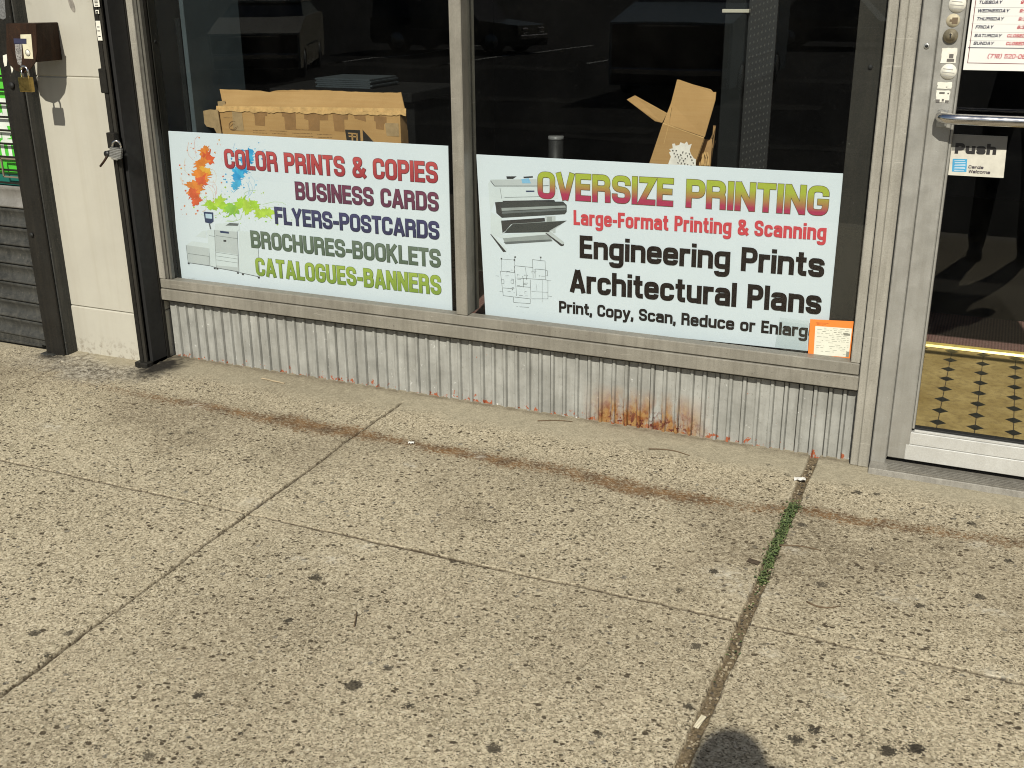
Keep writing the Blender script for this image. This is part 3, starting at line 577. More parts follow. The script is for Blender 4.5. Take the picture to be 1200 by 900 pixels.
bw = MB(); bw.box(-2.915, -2.895, .065, .40, .27, 2.4, .002); o = bw.build('interior_side_panel', M['blue_wall'], loc=(-2.9, .1, .27)); tag(o, 'blue grey panel inside the left edge of the left window', 'panel')
e = MB(); e.box(-2.940, -2.918, .062, .075, .27, 1.36, .002); e.build('panel_edging', M['column'], o)
cl_ = MB(); cl_.box(-.955, -.880, .6, .66, .27, 2.4, .003); o = cl_.build('partition_post', M['column'], loc=(-.92, .63, .27)); tag(o, 'dark grey post inside the right window behind the tilted carton', 'post')
cap = MB(); cap.box(-.965, -.87, .595, .665, 1.372, 1.384, .001); cap.build('post_band', M['cream'], o)
pb = MB(); pb.box(-.876, -.775, .62, .63, .27, 2.4, .001)
m = Mat('black_pegboard'); P = m.wpos(); sx = m.n('SeparateXYZ', i_0=P)
hx = m.ma('SUBTRACT', m.ma('FRACT', m.ma('DIVIDE', sx.outputs[0], .013)), .5); hz = m.ma('SUBTRACT', m.ma('FRACT', m.ma('DIVIDE', m.ma('ADD', sx.outputs[2], m.ma('MULTIPLY', sx.outputs[0], -.35)), .024)), .5)
hole = m.ma('LESS_THAN', m.ma('ADD', m.ma('MULTIPLY', hx, hx), m.ma('MULTIPLY', hz, hz)), .030); m.col(m.mix(hole, (.004, .004, .004), (.035, .035, .032))).rough(.6)
o = pb.build('perforated_panel', m.m, loc=(-.82, .62, .27)); tag(o, 'black perforated panel with rows of dots in the right window', 'panel')
cn = MB(); cn.tube([(-1.60, .62, .277), (-1.60, .62, .90)], .029, 20); o = cn.build('dark_canister', M['black_plastic'], loc=(-1.6, .62, .277)); tag(o, 'slim dark cylinder with a grey rim deep in the right window', 'cylinder')
c2 = MB(); c2.tube([(-1.60, .62, .90), (-1.60, .62, .905), (-1.60, .62, .915)], [.029, .032, .030], 20); c2.build('rim', flat('grey_rim', (.12, .12, .12), .35), o)

ta = at(374, 85, .75); tb = at(438, 85, .75); b = MB(); b.box(ta.x - .25, tb.x + .25, .62, 1.1, ta.z - .10, ta.z - .06, .004)
for x in (ta.x - .22, tb.x + .22): b.box(x - .02, x + .02, .66, 1.06, .27, ta.z - .10, .002)
o = b.build('work_table', flat('black_table', (.005, .005, .005), .8, spec=.1), loc=(ta.x, .8, .27)); tag(o, 'dark table deep inside the left window behind the long carton', 'table')
b = MB(); q = random.Random(8)
for k in range(5): dx = q.uniform(-.006, .006); b.box(ta.x + dx, tb.x + dx, .72, .95, ta.z - .0595 + k * .008, ta.z - .0525 + k * .008, .0006)
o = b.build('stripe_stand_in', flat('dim_blue_stripe', (.014, .021, .026), .8, 0, .3, 90), loc=(ta.x + .1, .8, ta.z - .06)); tag(o, 'added stack of dim blue sheets standing in for a bluish stripe reflected in the left window', 'paper')  # added sheets for a reflected bluish stripe, dimness put into their colour

# ------------------------------------------------------------------ glass door
dr = thing('glass_door', (-.2, 0, .02), 'aluminium framed glass door with a polished bar handle and old stickers', 'door')
DX0, DX1, GZ0, GZ1 = -.207, .80, .150, 2.12; GX0 = -.135
st_ = MB(); st_.box(DX0, GX0 - .008, -.008, .04, .045, 2.18, .003); st_.box(GX0 - .0075, GX0, -.003, .036, GZ0, GZ1, .002)
st_.box(DX1 - .07, DX1, -.008, .04, .045, 2.18, .003); st_.build('stile', M['alu'], dr)
br = MB(); br.box(DX0 + .052, DX1 - .0705, -.009, .04, .046, .098, .002); br.box(DX0 + .056, DX1 - .0705, -.006, .04, .0985, .139, .002); br.box(GX0, DX1 - .0705, -.0015, .038, .1395, .147, .001); br.build('bottom_rail', M['alu_bright'], dr)
br = MB(); br.box(GX0, DX1 - .0705, .0, .04, GZ1, 2.18, .003); br.build('top_rail', M['alu'], dr)
bd = MB(); bd.box(GX0, DX1 - .07, .004, .03, .1475, .153, .001); bd.build('gasket', M['gap'], dr)
gl = MB(); gl.box(GX0 - .004, DX1 - .068, .012, .018, .147, GZ1 + .01, 0); gl.build('glass_pane', M['glass'], dr)
hz_ = at(1104, 139, -.07).z; hb = MB(); pth = [(-.170, -.010, hz_ + .004), (-.170, -.040, hz_ + .003), (-.166, -.058, hz_ + .002), (-.152, -.068, hz_ + .001), (-.13, -.070, hz_), (.2, -.070, hz_ - .001), (.70, -.070, hz_), (.735, -.066, hz_), (.752, -.05, hz_), (.755, -.01, hz_)]
hb.tube(pth, .0155, 20, squash=(1, 1.0)); hd_ = hb.build('bar_handle', M['chrome'], dr)
pl = MB(); pl.box(-.182, -.154, -.012, -.0085, hz_ - .030, hz_ + .018, .0015); pl.box(.735, .772, -.013, -.0085, hz_ - .035, hz_ + .035, .004); pl.build('handle_plate', M['steel'], hd_)
def on_door(u, v): p = at(u, v, -.009); return p.x, p.z
def rect_px(mb, u, v, w, h, y, th, mi=0, rot=0):
    p = at(u, v, y); mb.box(-w / 2, w / 2, -th, 0, -h / 2, h / 2, .0008, mi, Matrix.Translation((p.x, y, p.z)) @ Matrix.Rotation(rot, 4, 'Y')); return p
x, z = on_door(1114, 42); cy = MB(); cy.disc((x, -.008, z), .0195, (0, -1, 0), .007, 28); cy.disc((x, -.015, z), .0125, (0, -1, 0), .003, 24); o = cy.build('lock_cylinder', flat('dull_bronze_lock', (.22, .19, .13), .45, .4, .25, 90), dr)
kh = MB(); kh.box(x - .0016, x + .0016, -.0188, -.0178, z - .006, z + .006, 0); kh.disc((x, -.0178, z + .004), .003, (0, -1, 0), .0009, 12); kh.build('keyhole', M['gap'], o)
x, z = on_door(1117, 24); cy = MB(); cy.disc((x, -.008, z), .018, (0, -1, 0), .0012, 24); o = cy.build('lock_plate', flat('tan_lock_plate', (.50, .44, .31), .6, 0, .2, 60), dr)
kh = MB(); kh.box(x - .003, x + .012, -.0102, -.0094, z - .009, z + .008, .0004); kh.box(x - .009, x + .003, -.0105, -.0098, z - .003, z + .003, 0); kh.build('worn_mark', flat('worn_brown', (.14, .10, .06), .7), o)
def round_sticker(u, v, r):
    x, z = on_door(u, v); s = MB(); s.disc((x, -.0085, z), r, (0, -1, 0), .0012, 28); o = s.build('round_sticker', M['sticker'], dr)
    l = MB()
    for k, (a, b) in enumerate(((-.7, .55), (-.8, .75), (-.6, .8))):
        zz_ = z + r * (.42 - .42 * k); l.prism([(x + a * r, -.0098, zz_), (x + b * r, -.0098, zz_ - r * .12), (x + b * r, -.0098, zz_ - r * .22), (x + a * r, -.0098, zz_ - r * .10)], (0, -.0003, 0))
    l.build('faint_print', flat('faint_grey_ink', (.30, .29, .27), .6), o)
round_sticker(1122, 5, .0225); round_sticker(1111.5, 84, .0215)
q = random.Random(4)
def torn(u, v, w, h, name, lab, marks):
    x, z = on_door(u, v); pts = []
    for a, b, c_, d in ((-1, -1, 1, -1), (1, -1, 1, 1), (1, 1, -1, 1), (-1, 1, -1, -1)):
        for t in (0, .2, .4, .6, .8): pts.append((x + (a + (c_ - a) * t) * w / 2 + q.uniform(-.0012, .0012), -.0085, z + (b + (d - b) * t) * h / 2 + q.uniform(-.0012, .0012)))
    s = MB(); s.prism(pts, (0, -.0008, 0)); o = s.build(name, M['sticker'], dr); tag(o, lab); l = MB()
    for (a, b, c_, d) in marks: l.box(x + a * w, x + b * w, -.0099, -.0094, z + c_ * h, z + d * h, 0)
    l.build('dark_mark', flat('grey_print', (.12, .11, .10), .7), o)
torn(1112, 65, .040, .040, 'square_sticker', 'square white sticker with a small dark print', ((-.1, .38, -.42, -.22), (.02, .3, -.18, .1)))
torn(1107, 100, .038, .018, 'torn_sticker', 'upper scrap of a torn white sticker', ((.1, .2, -.3, -.2),))
torn(1105, 113, .036, .034, 'peeled_sticker', 'dirty half peeled sticker', ((-.5, -.2, -.5, -.25), (-.05, .1, -.4, -.2), (.2, .48, -.5, -.3), (-.3, .1, .2, .35), (.3, .42, .2, .3)))
fr = MB(); fr.box(-.2550, -.2085, -.012, .05, 0, 2.2, .003); fr.box(DX1 + .004, DX1 + .05, -.012, .05, 0, 2.2, .003); fr.box(-.2550, DX1 + .05, -.012, .05, 2.2005, HEAD + .06, .003)
fr.box(-.2083, -.2072, .0, .04, .04, 2.2, 0)
o = fr.build('door_frame', M['alu'], loc=(-.23, 0, 0)); tag(o, 'grey aluminium frame around the glass door', 'door frame')
x, z = at(1086, 54, -.012).x, at(1086, 54, -.012).z; s = MB(); s.tube([(x, -.012, z), (x, -.0145, z), (x, -.015, z)], [.0075, .0075, .006], 20); sc = s.build('screw', M['steel'], o)
s = MB(); s.disc((x, -.015, z), .0042, (0, -1, 0), .0006, 14); s.build('screw_slot', M['gap'], sc)
th = MB(); th.prism([(-.2545, -.055, -.004), (-.2545, -.050, .016), (-.2545, -.012, .026), (-.2545, .05, .026), (-.2545, .05, -.004)], (1.06, 0, 0), bev=.0015)
for k in range(5): th.box(-.2, .80, -.046 + k * .0075, -.0435 + k * .0075, .019 + k * .002, .0215 + k * .002, 0)
o = th.build('door_threshold', painted_metal('worn_threshold_metal', (.25, .235, .205), (.31, .295, .26), amount=.6, rough=.45, metal=.3), loc=(.3, 0, 0)); tag(o, 'grooved aluminium threshold under the glass door', 'threshold')
rw = MB(); rw.box(DX1 + .052, 14, -.03, .25, -.03, 3.9, .004); o = rw.build('painted_wall', flat('plain_wall_paint', (.33, .29, .23), .85, 0, .15, 20), loc=(7, 0, 0)); tag(o, 'plain painted wall right of the shop door', 'wall')

# ------------------------------------------------------------------ cream pier, gate track, neighbour's roll-down gate
PY = -.08
m = Mat('cream_painted_render'); P = m.wpos(); sx = m.n('SeparateXYZ', i_0=P)
c = m.mix(m.rmp(m.noise(3, 5, .6, P), .33, .67), (.40, .38, .325), (.455, .435, .37)); c = m.mix(m.rmp(m.noise(1, 4, .6, m.mapv(P, (30, 30, 1.2))), .48, .75, 0, .35), c, (.36, .33, .26))
c = m.mix(m.rmp(m.noise(60, 3, .7, P), .70, .74, 0, .5), c, (.30, .27, .21)); c = m.mix(m.ma('MULTIPLY', m.rmp(sx.outputs[2], .0, .09, 1, 0), m.rmp(m.noise(44, 4, .7, P), .50, .66)), c, (.20, .17, .13))
c = m.mix(m.ma('MULTIPLY', m.rmp(sx.outputs[2], 1.40, 1.46), m.rmp(m.noise(14, 3, .6, P), .56, .64)), c, (.25, .23, .19)); m.col(c).rough(.7)
m.bump(m.ma('ADD', m.noise(5, 3, .5, P), m.ma('MULTIPLY', m.noise(180, 2, .6, P), .12)), .25, .01)
pr = MB(); pr.box(-3.62, -3.112, PY, .4, .204, 1.1445, .003); pr.box(-3.62, -3.112, PY, .4, 1.1475, 2.1, .003); pr.box(-3.62, -3.112, PY, .4, 2.103, 3.9, .003)
pr.box(-3.62, -3.112, PY + .004, .4, 1.14, 1.15, 0); pr.box(-3.62, -3.110, PY - .003, .4, -.05, .2015, .004)
o = pr.build('cream_pier', m.m, loc=(-3.36, PY, 0)); tag(o, 'smooth cream painted pier between the two black gate tracks', 'pier')
s = MB(); p = at(84, 5, PY); s.prism([(p.x + .022 * math.cos(a) * .6 - .008 * math.sin(a), PY - .0006, p.z + .03 * math.sin(a)) for a in [k * .52 for k in range(12)]], (0, -.0004, 0)); s.build('smudge', flat('grey_smudge', (.22, .20, .17), .8, 0, .3, 60), o)
# track right of the pier
gt = thing('gate_track', (-3.11, -.06, 0), 'tall black roll gate track between the cream pier and the shop window', 'gate track')
b = MB(); b.box(-3.148, -3.128, -.135, -.004, -.02, 3.0, .002); b.box(-3.128, -3.098, -.022, -.004, -.02, 3.0, .002); b.build('track_channel', M['gate_black'], gt)
b = MB(); b.box(-3.127, -3.112, -.132, -.122, 0, 3.0, .001); b.box(-3.127, -3.117, -.070, -.058, 0, 3.0, .002); b.build('inner_lip', M['dark_strip'], gt)
b = MB(); b.box(-3.115, -3.100, -.110, -.024, .0, 3.0, .001); b.build('slot_liner', M['gap'], gt)
b = MB(); b.box(-3.165, -3.10, -.150, -.004, -.03, .018, .004); b.build('track_foot', M['gate_black'], gt)
p = at(124, 95, -.14); b = MB(); b.box(-3.158, -3.124, -.142, -.120, p.z - .045, p.z + .045, .003); b.build('track_bracket', M['gate_black'], gt)
for u, v, w, h in ((113, 3, .028, .030), (116, 36, .022, .070), (114, 14, .016, .014)):
    p = at(u, v, -.137); s = MB(); s.box(p.x - w / 2, p.x + w / 2, -.1375, -.1362, p.z - h / 2, p.z + h / 2, .0004); o = s.build('worn_sticker', M['sticker'], gt)
    s = MB(); [s.box(p.x - w * .3, p.x + w * .25, -.1382, -.1378, p.z + h * k - .002, p.z + h * k + .001, 0) for k in (-.28, .0, .2)]; s.build('faint_print', M['ink'], o)
# steel padlock with black hasp pin
p = at(136, 179, -.165)
pk = thing('padlock', p, 'grey steel padlock hanging open on a black hasp of the gate track', 'padlock', 'padlocks on the gates')
MX = Matrix.Translation(p) @ Matrix.Rotation(R(14), 4, 'Y') @ Matrix.Rotation(R(25), 4, 'Z')
b = MB()
for k in range(6): b.box(-.022, .022, -.012, .012, -.019 + k * .0064, -.0132 + k * .0064, .0012, 0, MX)
b.build('lock_body', M['lock_grey'], pk)
b = MB(); b.tube([MX @ Vector((-.015 + (0 if a < 99 else 0), 0, .016))] + [MX @ Vector((-.015 * math.cos(a), 0, .030 + .016 * math.sin(a))) for a in [k * math.pi / 8 for k in range(9)]] + [MX @ Vector((.015, 0, .016))], .0042, 10); b.build('shackle', M['chrome'], pk)
b = MB(); b.box(-.014, .010, -.011, .010, -.026, -.0192, .001, 0, MX); b.build('bottom_plate', M['steel'], pk)
hs = thing('hasp', at(130, 165, -.15), 'black steel hasp with a slanted round pin on the gate track', 'hasp')
a0 = at(131, 163, -.15); b = MB(); b.box(a0.x - .018, a0.x + .020, -.16, -.135, a0.z - .035, a0.z + .025, .003); b.build('hasp_plate', M['gate_black'], hs)
b = MB(); k0 = at(127, 180, -.165); b.tube([k0 + Vector((0, .03, 0)), k0, k0 + Vector((0, -.012, 0))], .012, 16); b.build('pin_head', M['black_plastic'], hs)
b = MB(); b.tube([at(127, 181, -.172), at(122, 189, -.175), at(117.5, 195, -.178)], [.0048, .0045, .0042], 12); b.build('pin', M['rust_brown'], hs)
# roll-down gate of the next shop
RX0, RX1, RYF = -3.645, -3.540, -.157
rg = thing('roll_gate', (-4.4, -.17, 0), 'black roll-down security gate with solid lower slats left of the cream pier', 'security gate')
b = MB(); b.box(RX0, RX1 - .004, RYF, RYF + .012, -.02, 3.0, .0025); b.box(RX0, RX0 + .012, RYF + .012, RYF + .05, .0, 3.0, .001); b.build('guide_front', M['gate_black'], rg)
b = MB(); b.box(RX1 - .012, RX1, RYF + .014, PY + .004, -.02, 3.0, .002); b.build('guide_side', M['slat_black'], rg)
b = MB(); b.box(RX0 - .02, RX1 - .05, RYF - .020, RYF + .04, -.03, -.001, .004); b.build('guide_foot', M['slat_black'], rg)
SX0, SX1, SY = -5.8, RX0 + .008, RYF + .03
def slat(mb, z, hgt, mi=0):
    pr_ = [(0, .0), (-.007, .003), (-.009, .010), (-.004, .016), (.004, .03), (.006, .55 * hgt), (.001, .80 * hgt), (-.004, .93 * hgt), (0, hgt)]
    N = 9; vs = []
    for i in range(N):
        x = SX0 + (SX1 - SX0) * i / (N - 1); sag = -(x - SX0 - 1.6) * .034 * max(0, 1 - z / .62)
        vs += [(x, SY + a * 1.5, z + sag + c_) for a, c_ in pr_]
    n = len(pr_); mb.add(vs, [(i * n + j, (i + 1) * n + j, (i + 1) * n + j + 1, i * n + j + 1) for i in range(N - 1) for j in range(n - 1)], mi, True)
b = MB(); PI_ = .0795; z = .058
for k in range(7): slat(b, z + k * PI_, PI_)
b.build('slat_curtain', M['slat_black'], rg)
b = MB(); slat(b, z + 7 * PI_, PI_ * 1.15); b.build('top_slat', M['slat_grey'], rg)
b = MB(); b.box(SX0, SX1 - .03, SY - .006, SY + .03, .018, .060, .003, 0, Matrix.Rotation(0, 4, 'Y')); b.box(SX0, SX1 - .05, SY - .012, SY + .01, .012, .024, .002); b.build('bottom_bar', M['slat_black'], rg)
b = MB(); zt = z + 8.15 * PI_ + .012; k = 0
while zt + k * .0535 < 2.9:
    b.box(SX0, SX1, SY - .004, SY + .004, zt + k * .0535 - .004, zt + k * .0535 + .004, .001); k += 1
x = SX1 - .28
while x > SX0: b.box(x - .004, x + .004, SY - .0015, SY + .0055, zt - .03, 2.9, .001); x -= .28
b.build('bar_grille', M['gate_black'], rg)
b = MB(); p = at(14, 197, SY - .01)
for a, c_, e_, g_ in ((-.055, .055, .034, .040), (-.055, .055, -.040, -.034), (-.055, -.049, -.040, .040)): b.box(p.x + a, p.x + c_, SY - .014, SY - .006, p.z + e_, p.z + g_, .001)
b.build('latch_bracket', flat('tan_worn_steel', (.17, .14, .10), .6), rg)
b = MB(); p = at(15, 100, RYF); b.disc((p.x, RYF, p.z), .012, (0, -1, 0), .010, 16); b.build('bolt', M['gap'], rg); b = MB(); p = at(38, 275, RYF); b.disc((p.x, RYF, p.z), .009, (0, -1, 0), .008, 14); b.build('bolt', M['gap'], rg)
# brown lock hood on the track
YF = -.232
lk = [at(7, 28, YF), at(42, 27.5, YF), at(43, 62, YF), at(41, 73, YF), at(35, 82, YF), at(28, 86, YF), at(18, 83, YF), at(11, 76, YF), at(7.5, 64, YF)]
b = MB(); b.prism(lk, (0, .006, 0), bev=.0012)
o = b.build('lock_hood', M['rust_brown'], rg)
tp, bt = at(68, 29, PY - .002), at(73, 70, PY - .002); tf, bf = at(42, 27.5, YF + .006), at(43, 73, YF + .006)
b = MB(); b.prism([tf, Vector((tp.x, PY - .002, tf.z)), Vector((bt.x, PY - .002, bt.z)), Vector((bf.x, YF + .006, bt.z))], (-.005, 0, 0), bev=.001)
b.prism([Vector((lk[0].x, YF + .006, tf.z - .004)), tf + Vector((-.006, 0, -.004)), Vector((tp.x - .006, PY - .002, tf.z - .004)), Vector((lk[0].x, PY - .11, tf.z - .004))], (0, 0, .004)); b.build('hood_side', M['rust_brown'], o)
def stick(pts, mat, name='worn_sticker', y=YF - .0004, parent=o, lab=None):
    s = MB(); s.prism([at(u, v, y) for u, v in pts], (0, -.0006, 0)); x = s.build(name, mat, parent); return tag(x, lab) if lab else x
stick([(24, 40.5), (36.5, 40), (39, 69), (28.5, 68.5), (26.5, 52), (24.5, 50)], flat('yellowed_sticker', (.62, .58, .42), .6, 0, .1, 40), lab='yellowed white sticker')
stick([(16, 45), (31, 45.3), (31.2, 51.5), (16.5, 51)], flat('navy_sticker', (.03, .032, .07), .5), y=YF - .0011, lab='dark navy sticker')
stick([(17.5, 52), (25.5, 51.5), (26, 66), (25, 77), (21, 75), (18.5, 64)], flat('scratched_sticker', (.22, .21, .20), .6, 0, .8, 130), lab='scratched grey sticker')
s = MB(); p = at(32.5, 62, YF - .0014); s.tube([(p.x, YF - .001, p.z), (p.x, YF - .0016, p.z)], .0125, 20); s.build('round_print', M['ink'], o)
s = MB(); s.tube([(p.x, YF - .0016, p.z), (p.x, YF - .002, p.z)], .0105, 20); s.build('round_print_face', M['sticker'], o)
stick([(0, 0), (5.5, 0), (7, 21), (4, 23), (0, 21.5)], flat('grey_label', (.14, .14, .14), .5, 0, .5, 160), name='grey_label', y=RYF - .0006, parent=rg)
stick([(3.5, 65), (8, 63.5), (8.5, 70), (8, 77), (5.5, 78), (4, 72)], M['sticker'], y=RYF - .0006, parent=rg, name='paint_splotch')
stick([(12, 72), (15, 75), (15.5, 82), (14, 86), (12.8, 80)], M['sticker'], y=RYF - .0006, parent=rg, name='paint_splotch')
# brass padlock
p = at(31, 99, YF - .012); pk = thing('padlock', p, 'brass padlock hanging from the brown lock hood of the roll gate', 'padlock', 'padlocks on the gates')
b = MB(); hw = (at(37.2, 99, p.y) - at(24, 99, p.y)).length / 2; hh = (at(31, 91, p.y) - at(31, 108, p.y)).length / 2
b.box(p.x - hw, p.x + hw, p.y - .011, p.y + .011, p.z - hh, p.z + hh, .003, seg=2); b.build('lock_body', M['brass'], pk)
b = MB(); b.tube([(p.x - hw * .6, p.y, p.z + hh * .8), (p.x - hw * .6, p.y, p.z + hh + .022)] + [(p.x - hw * .6 * math.cos(a), p.y, p.z + hh + .022 + hw * .6 * math.sin(a)) for a in [k * math.pi / 8 for k in range(1, 8)]] + [(p.x + hw * .6, p.y, p.z + hh + .022), (p.x + hw * .6, p.y, p.z + hh * .8)], .0042, 10); b.build('shackle', M['chrome'], pk)
# green poster behind the grille
m = Mat('green_banner_print'); P = m.wpos(); sx = m.n('SeparateXYZ', i_0=P)
c = m.mix(m.rmp(m.noise(2.5, 2, .5, P), .35, .65), (.05, .42, .03), (.13, .60, .06)); c = m.mix(m.ma('LESS_THAN', sx.outputs[2], .752), c, (.012, .12, .095)); m.col(c).rough(.4)
b = MB(); b.box(-5.7, -3.655, -.105, -.100, .695, 1.30, .001); o = b.build('green_banner', m.m, loc=(-4.6, -.1, .695)); tag(o, 'bright green printed banner behind the bars of the roll gate', 'banner')
b = MB()
for u, v, ch, cap in ((6, 133, 'T', .10), (9, 158, 'E', .09), (8, 178, 'O', .085), (3, 150, 'A', .10)):
    c0 = at(u, v, -.106)
    lettering(b, ch, lambda t, y, lf, c0=c0, cap=cap: c0 + Vector(((t - .5) * cap * .7, -lf, (y - .4) * cap)), s=.2, w=.6)
b.build('white_letters', flat('white_banner_print', (.62, .66, .60), .4), o)
b = MB(); b.box(-14, -3.6, -.03, .4, -.1, 3.9, .003); o = b.build('neighbour_wall', flat('dark_shop_wall', (.05, .05, .05), .8), loc=(-8, 0, 0)); tag(o, 'dark wall behind the roll-down gate on the left', 'wall')

# ------------------------------------------------------------------ window signs
SY0 = .058
def sign_board(name, corners, label):
    c = [at(u, v, SY0) for u, v in corners]; b = MB(); b.prism(c, (0, .005, 0), bev=.0008)
    m = Mat('white_sign_board'); m.col(m.mix(m.rmp(m.noise(3, 4, .6), .3, .7), (.57, .635, .69), (.61, .67, .72))).rough(.5); m.col(m.mix(m.rmp(m.noise(120, 2, .7), .72, .75, 0, .35), m.b.inputs['Base Color'].links[0].from_socket, (.25, .28, .28)))
    o = b.build(name, m.m, loc=(sum((q for q in c), Vector()) / 4)); return tag(o, label, 'sign', 'printed signs in the shop window')
def px_poly(mb, pts, sc, org, mi=0, lift=.0006, y=SY0):
    P_ = [at(org[0] + a / sc, org[1] + b_ / sc, y - lift) for a, b_ in pts]; mb.add(P_, [tuple(range(len(P_)))], mi)
def px_line(mb, pts, wd, sc, org, mi=0, lift=.0009, y=SY0):
    P_ = [at(org[0] + a / sc, org[1] + b_ / sc, y - lift) for a, b_ in pts]
    for a, b_ in zip(P_, P_[1:]):
        d = (b_ - a).normalized(); nn = Vector((-d.z, 0, d.x)) * wd / 2; lift += 1e-5
        mb.add([a + nn, b_ + nn, b_ - nn, a - nn], [(0, 1, 2, 3)], mi)
def tinted(name, lo, hi, z0, z1, em=0):           # printed vertical colour fade of the lettering
    m = Mat(name); sx = m.n('SeparateXYZ', i_0=m.wpos()); m.col(m.mix(m.rmp(sx.outputs[2], z0, z1), lo, hi)).rough(.45); return m.m
def text_line(sign, name, text, p0, p1, cap_px, fill, outline=None, s=.192, w=.5, gap=.055):
    a = at(*p0, SY0); cap = (at(p0[0], p0[1] - cap_px, SY0) - a).length
    L = ((at(*p1, SY0) - a).length) / cap; lo, hi = .3, .9
    for _ in range(30):                          # find the letter width that makes the line as long as in the photo
        mid_ = (lo + hi) / 2; tot = sum(glyph(c, s, mid_)[0] for c in text) + gap * (len(text) - 1)
        lo, hi = (mid_, hi) if tot < L else (lo, mid_)
    pl_ = line_place(p0, p1, cap, SY0)
    b = MB(); lettering(b, text, pl_, s, lo, gap, lift=.0022, grow=-.012 if outline else 0)
    if callable(fill): fill = fill(a.z, cap, at(*p1, SY0).z)
    o = b.build(name, fill, sign)
    if outline:
        b = MB(); lettering(b, text, pl_, s, lo, gap, lift=.0014, grow=.022); b.build('letter_outline', outline, o)
    return o
def splash(sign, u, v, rx, ry, cols, seed, name, tilt=0, drops=60, arms=13):
    rx *= 1.18; ry *= 1.12
    q = random.Random(seed); b = MB()
    def blob(cu, cv, a, c_, mi, k, lift, jag=.45):
        pts = []; ph = [q.uniform(0, 6.3) for _ in range(4)]; N = 110; sp = [q.uniform(0, 6.3) for _ in range(k)]
        for i in range(N):
            t = 6.2832 * i / N; r = .80 + .13 * math.sin(2 * t + ph[0]) + .11 * math.sin(5 * t + ph[1]) + .07 * math.sin(9 * t + ph[2]) + .05 * math.sin(17 * t + ph[3])
            for x in sp: r += jag * (.4 + .6 * abs(math.sin(x * 7))) * math.exp(-((math.atan2(math.sin(t - x), math.cos(t - x))) / .09) ** 2)
            x_, y_ = a * r * math.cos(t), c_ * r * math.sin(t); pts.append((cu + x_ * math.cos(tilt) - y_ * math.sin(tilt), cv + x_ * math.sin(tilt) + y_ * math.cos(tilt)))
        c0 = (cu, cv); n = len(pts); P_ = [at(x_, y_, SY0 - lift) for x_, y_ in [c0] + pts]; b.add(P_, [(0, i + 1, (i + 1) % n + 1) for i in range(n)], mi)
    rot = lambda x_, y_: (u + x_ * math.cos(tilt) - y_ * math.sin(tilt), v + x_ * math.sin(tilt) + y_ * math.cos(tilt))
    tall = ry > rx; big, sm = (ry, rx) if tall else (rx, ry)
    for j in range(9):                          # a chain of uneven blots along the long axis
        t = -0.85 + 1.7 * j / 8; off = q.uniform(-.35, .35) * sm; wdt = sm * (.30 + .42 * (1 - t * t)) * q.uniform(.7, 1.15); lng = big * q.uniform(.16, .27)
        cu, cv = rot(*((off, t * big) if tall else (t * big, off + .35 * sm * t * t)))
        blob(cu, cv, *((wdt, lng) if tall else (lng, wdt)), (0, 1, 0, 2)[j % 4] if j < 7 else 1, arms // 3 + 1, .0005 + j * .00006, .55)
    for i in range(drops):
        t = q.uniform(0, 6.3); d = q.uniform(.75, 1.7); r = q.uniform(.25, 1.1) ** 1.5
        x_, y_ = rx * d * math.cos(t), ry * d * math.sin(t) * .9
        cu, cv = max(u + x_ * math.cos(tilt) - y_ * math.sin(tilt), 203), v + x_ * math.sin(tilt) + y_ * math.cos(tilt)
        px_poly(b, [(cu + r * math.cos(k * .785) * q.uniform(.7, 1.3), cv + r * math.sin(k * .785)) for k in range(8)], 1, (0, 0), q.choice((0, 1, 2)), .0004)
    for i in range(9):
        t = q.uniform(0, 6.3); x0, y0 = u + rx * .7 * math.cos(t), v + ry * .7 * math.sin(t); t2 = t + q.uniform(-.5, .5)
        px_line(b, [(x0, y0), (x0 + rx * .4 * math.cos(t2), y0 + ry * .4 * math.sin(t2)), (x0 + rx * .6 * math.cos(t2 + .25), y0 + ry * .6 * math.sin(t2 + .25)), (x0 + rx * .7 * math.cos(t2 + .6), y0 + ry * .7 * math.sin(t2 + .6))], .0009, 1, (0, 0), q.choice((0, 1, 2)), .00045)
    return b.build(name, [flat('ink_' + name + str(i), c, .5, 0, .22, 25) for i, c in enumerate(cols)], sign)
s1 = sign_board('copy_sign', [(197, 153.5), (525, 171), (530, 368), (211, 327.5)], 'white sign reading COLOR PRINTS & COPIES with paint splashes and a copier picture')
dk = flat('dark_letter_edge', (.06, .035, .035), .5)
solid = lambda lo, hi, nm: (lambda z, cap, z1: tinted(nm, lo, hi, min(z, z1), max(z, z1) + cap))
text_line(s1, 'heading', 'COLOR PRINTS & COPIES', (264.2, 197), (513.5, 214.8), 22.5, solid((.30, .035, .045), (.46, .075, .075), 'red_print'), flat('maroon_edge', (.11, .02, .025), .5))
text_line(s1, 'text_line', 'BUSINESS CARDS', (347, 233.8), (514.5, 248), 21, solid((.095, .022, .055), (.15, .035, .075), 'plum_print'), flat('plum_edge', (.04, .015, .03), .5))
text_line(s1, 'text_line', 'FLYERS-POSTCARDS', (323, 262.2), (515.2, 281), 19.8, solid((.022, .024, .075), (.045, .045, .13), 'navy_print'), flat('navy_edge', (.012, .012, .035), .5))
text_line(s1, 'text_line', 'BROCHURES-BOOKLETS', (295, 290), (516.8, 313.8), 19.8, solid((.075, .11, .075), (.12, .16, .12), 'slate_green_print'), flat('slate_edge', (.035, .055, .035), .5))
text_line(s1, 'text_line', 'CATALOGUES-BANNERS', (300.8, 322.8), (517.5, 345.8), 21, solid((.17, .26, .035), (.30, .40, .06), 'olive_green_print'), flat('olive_edge', (.08, .12, .02), .5))
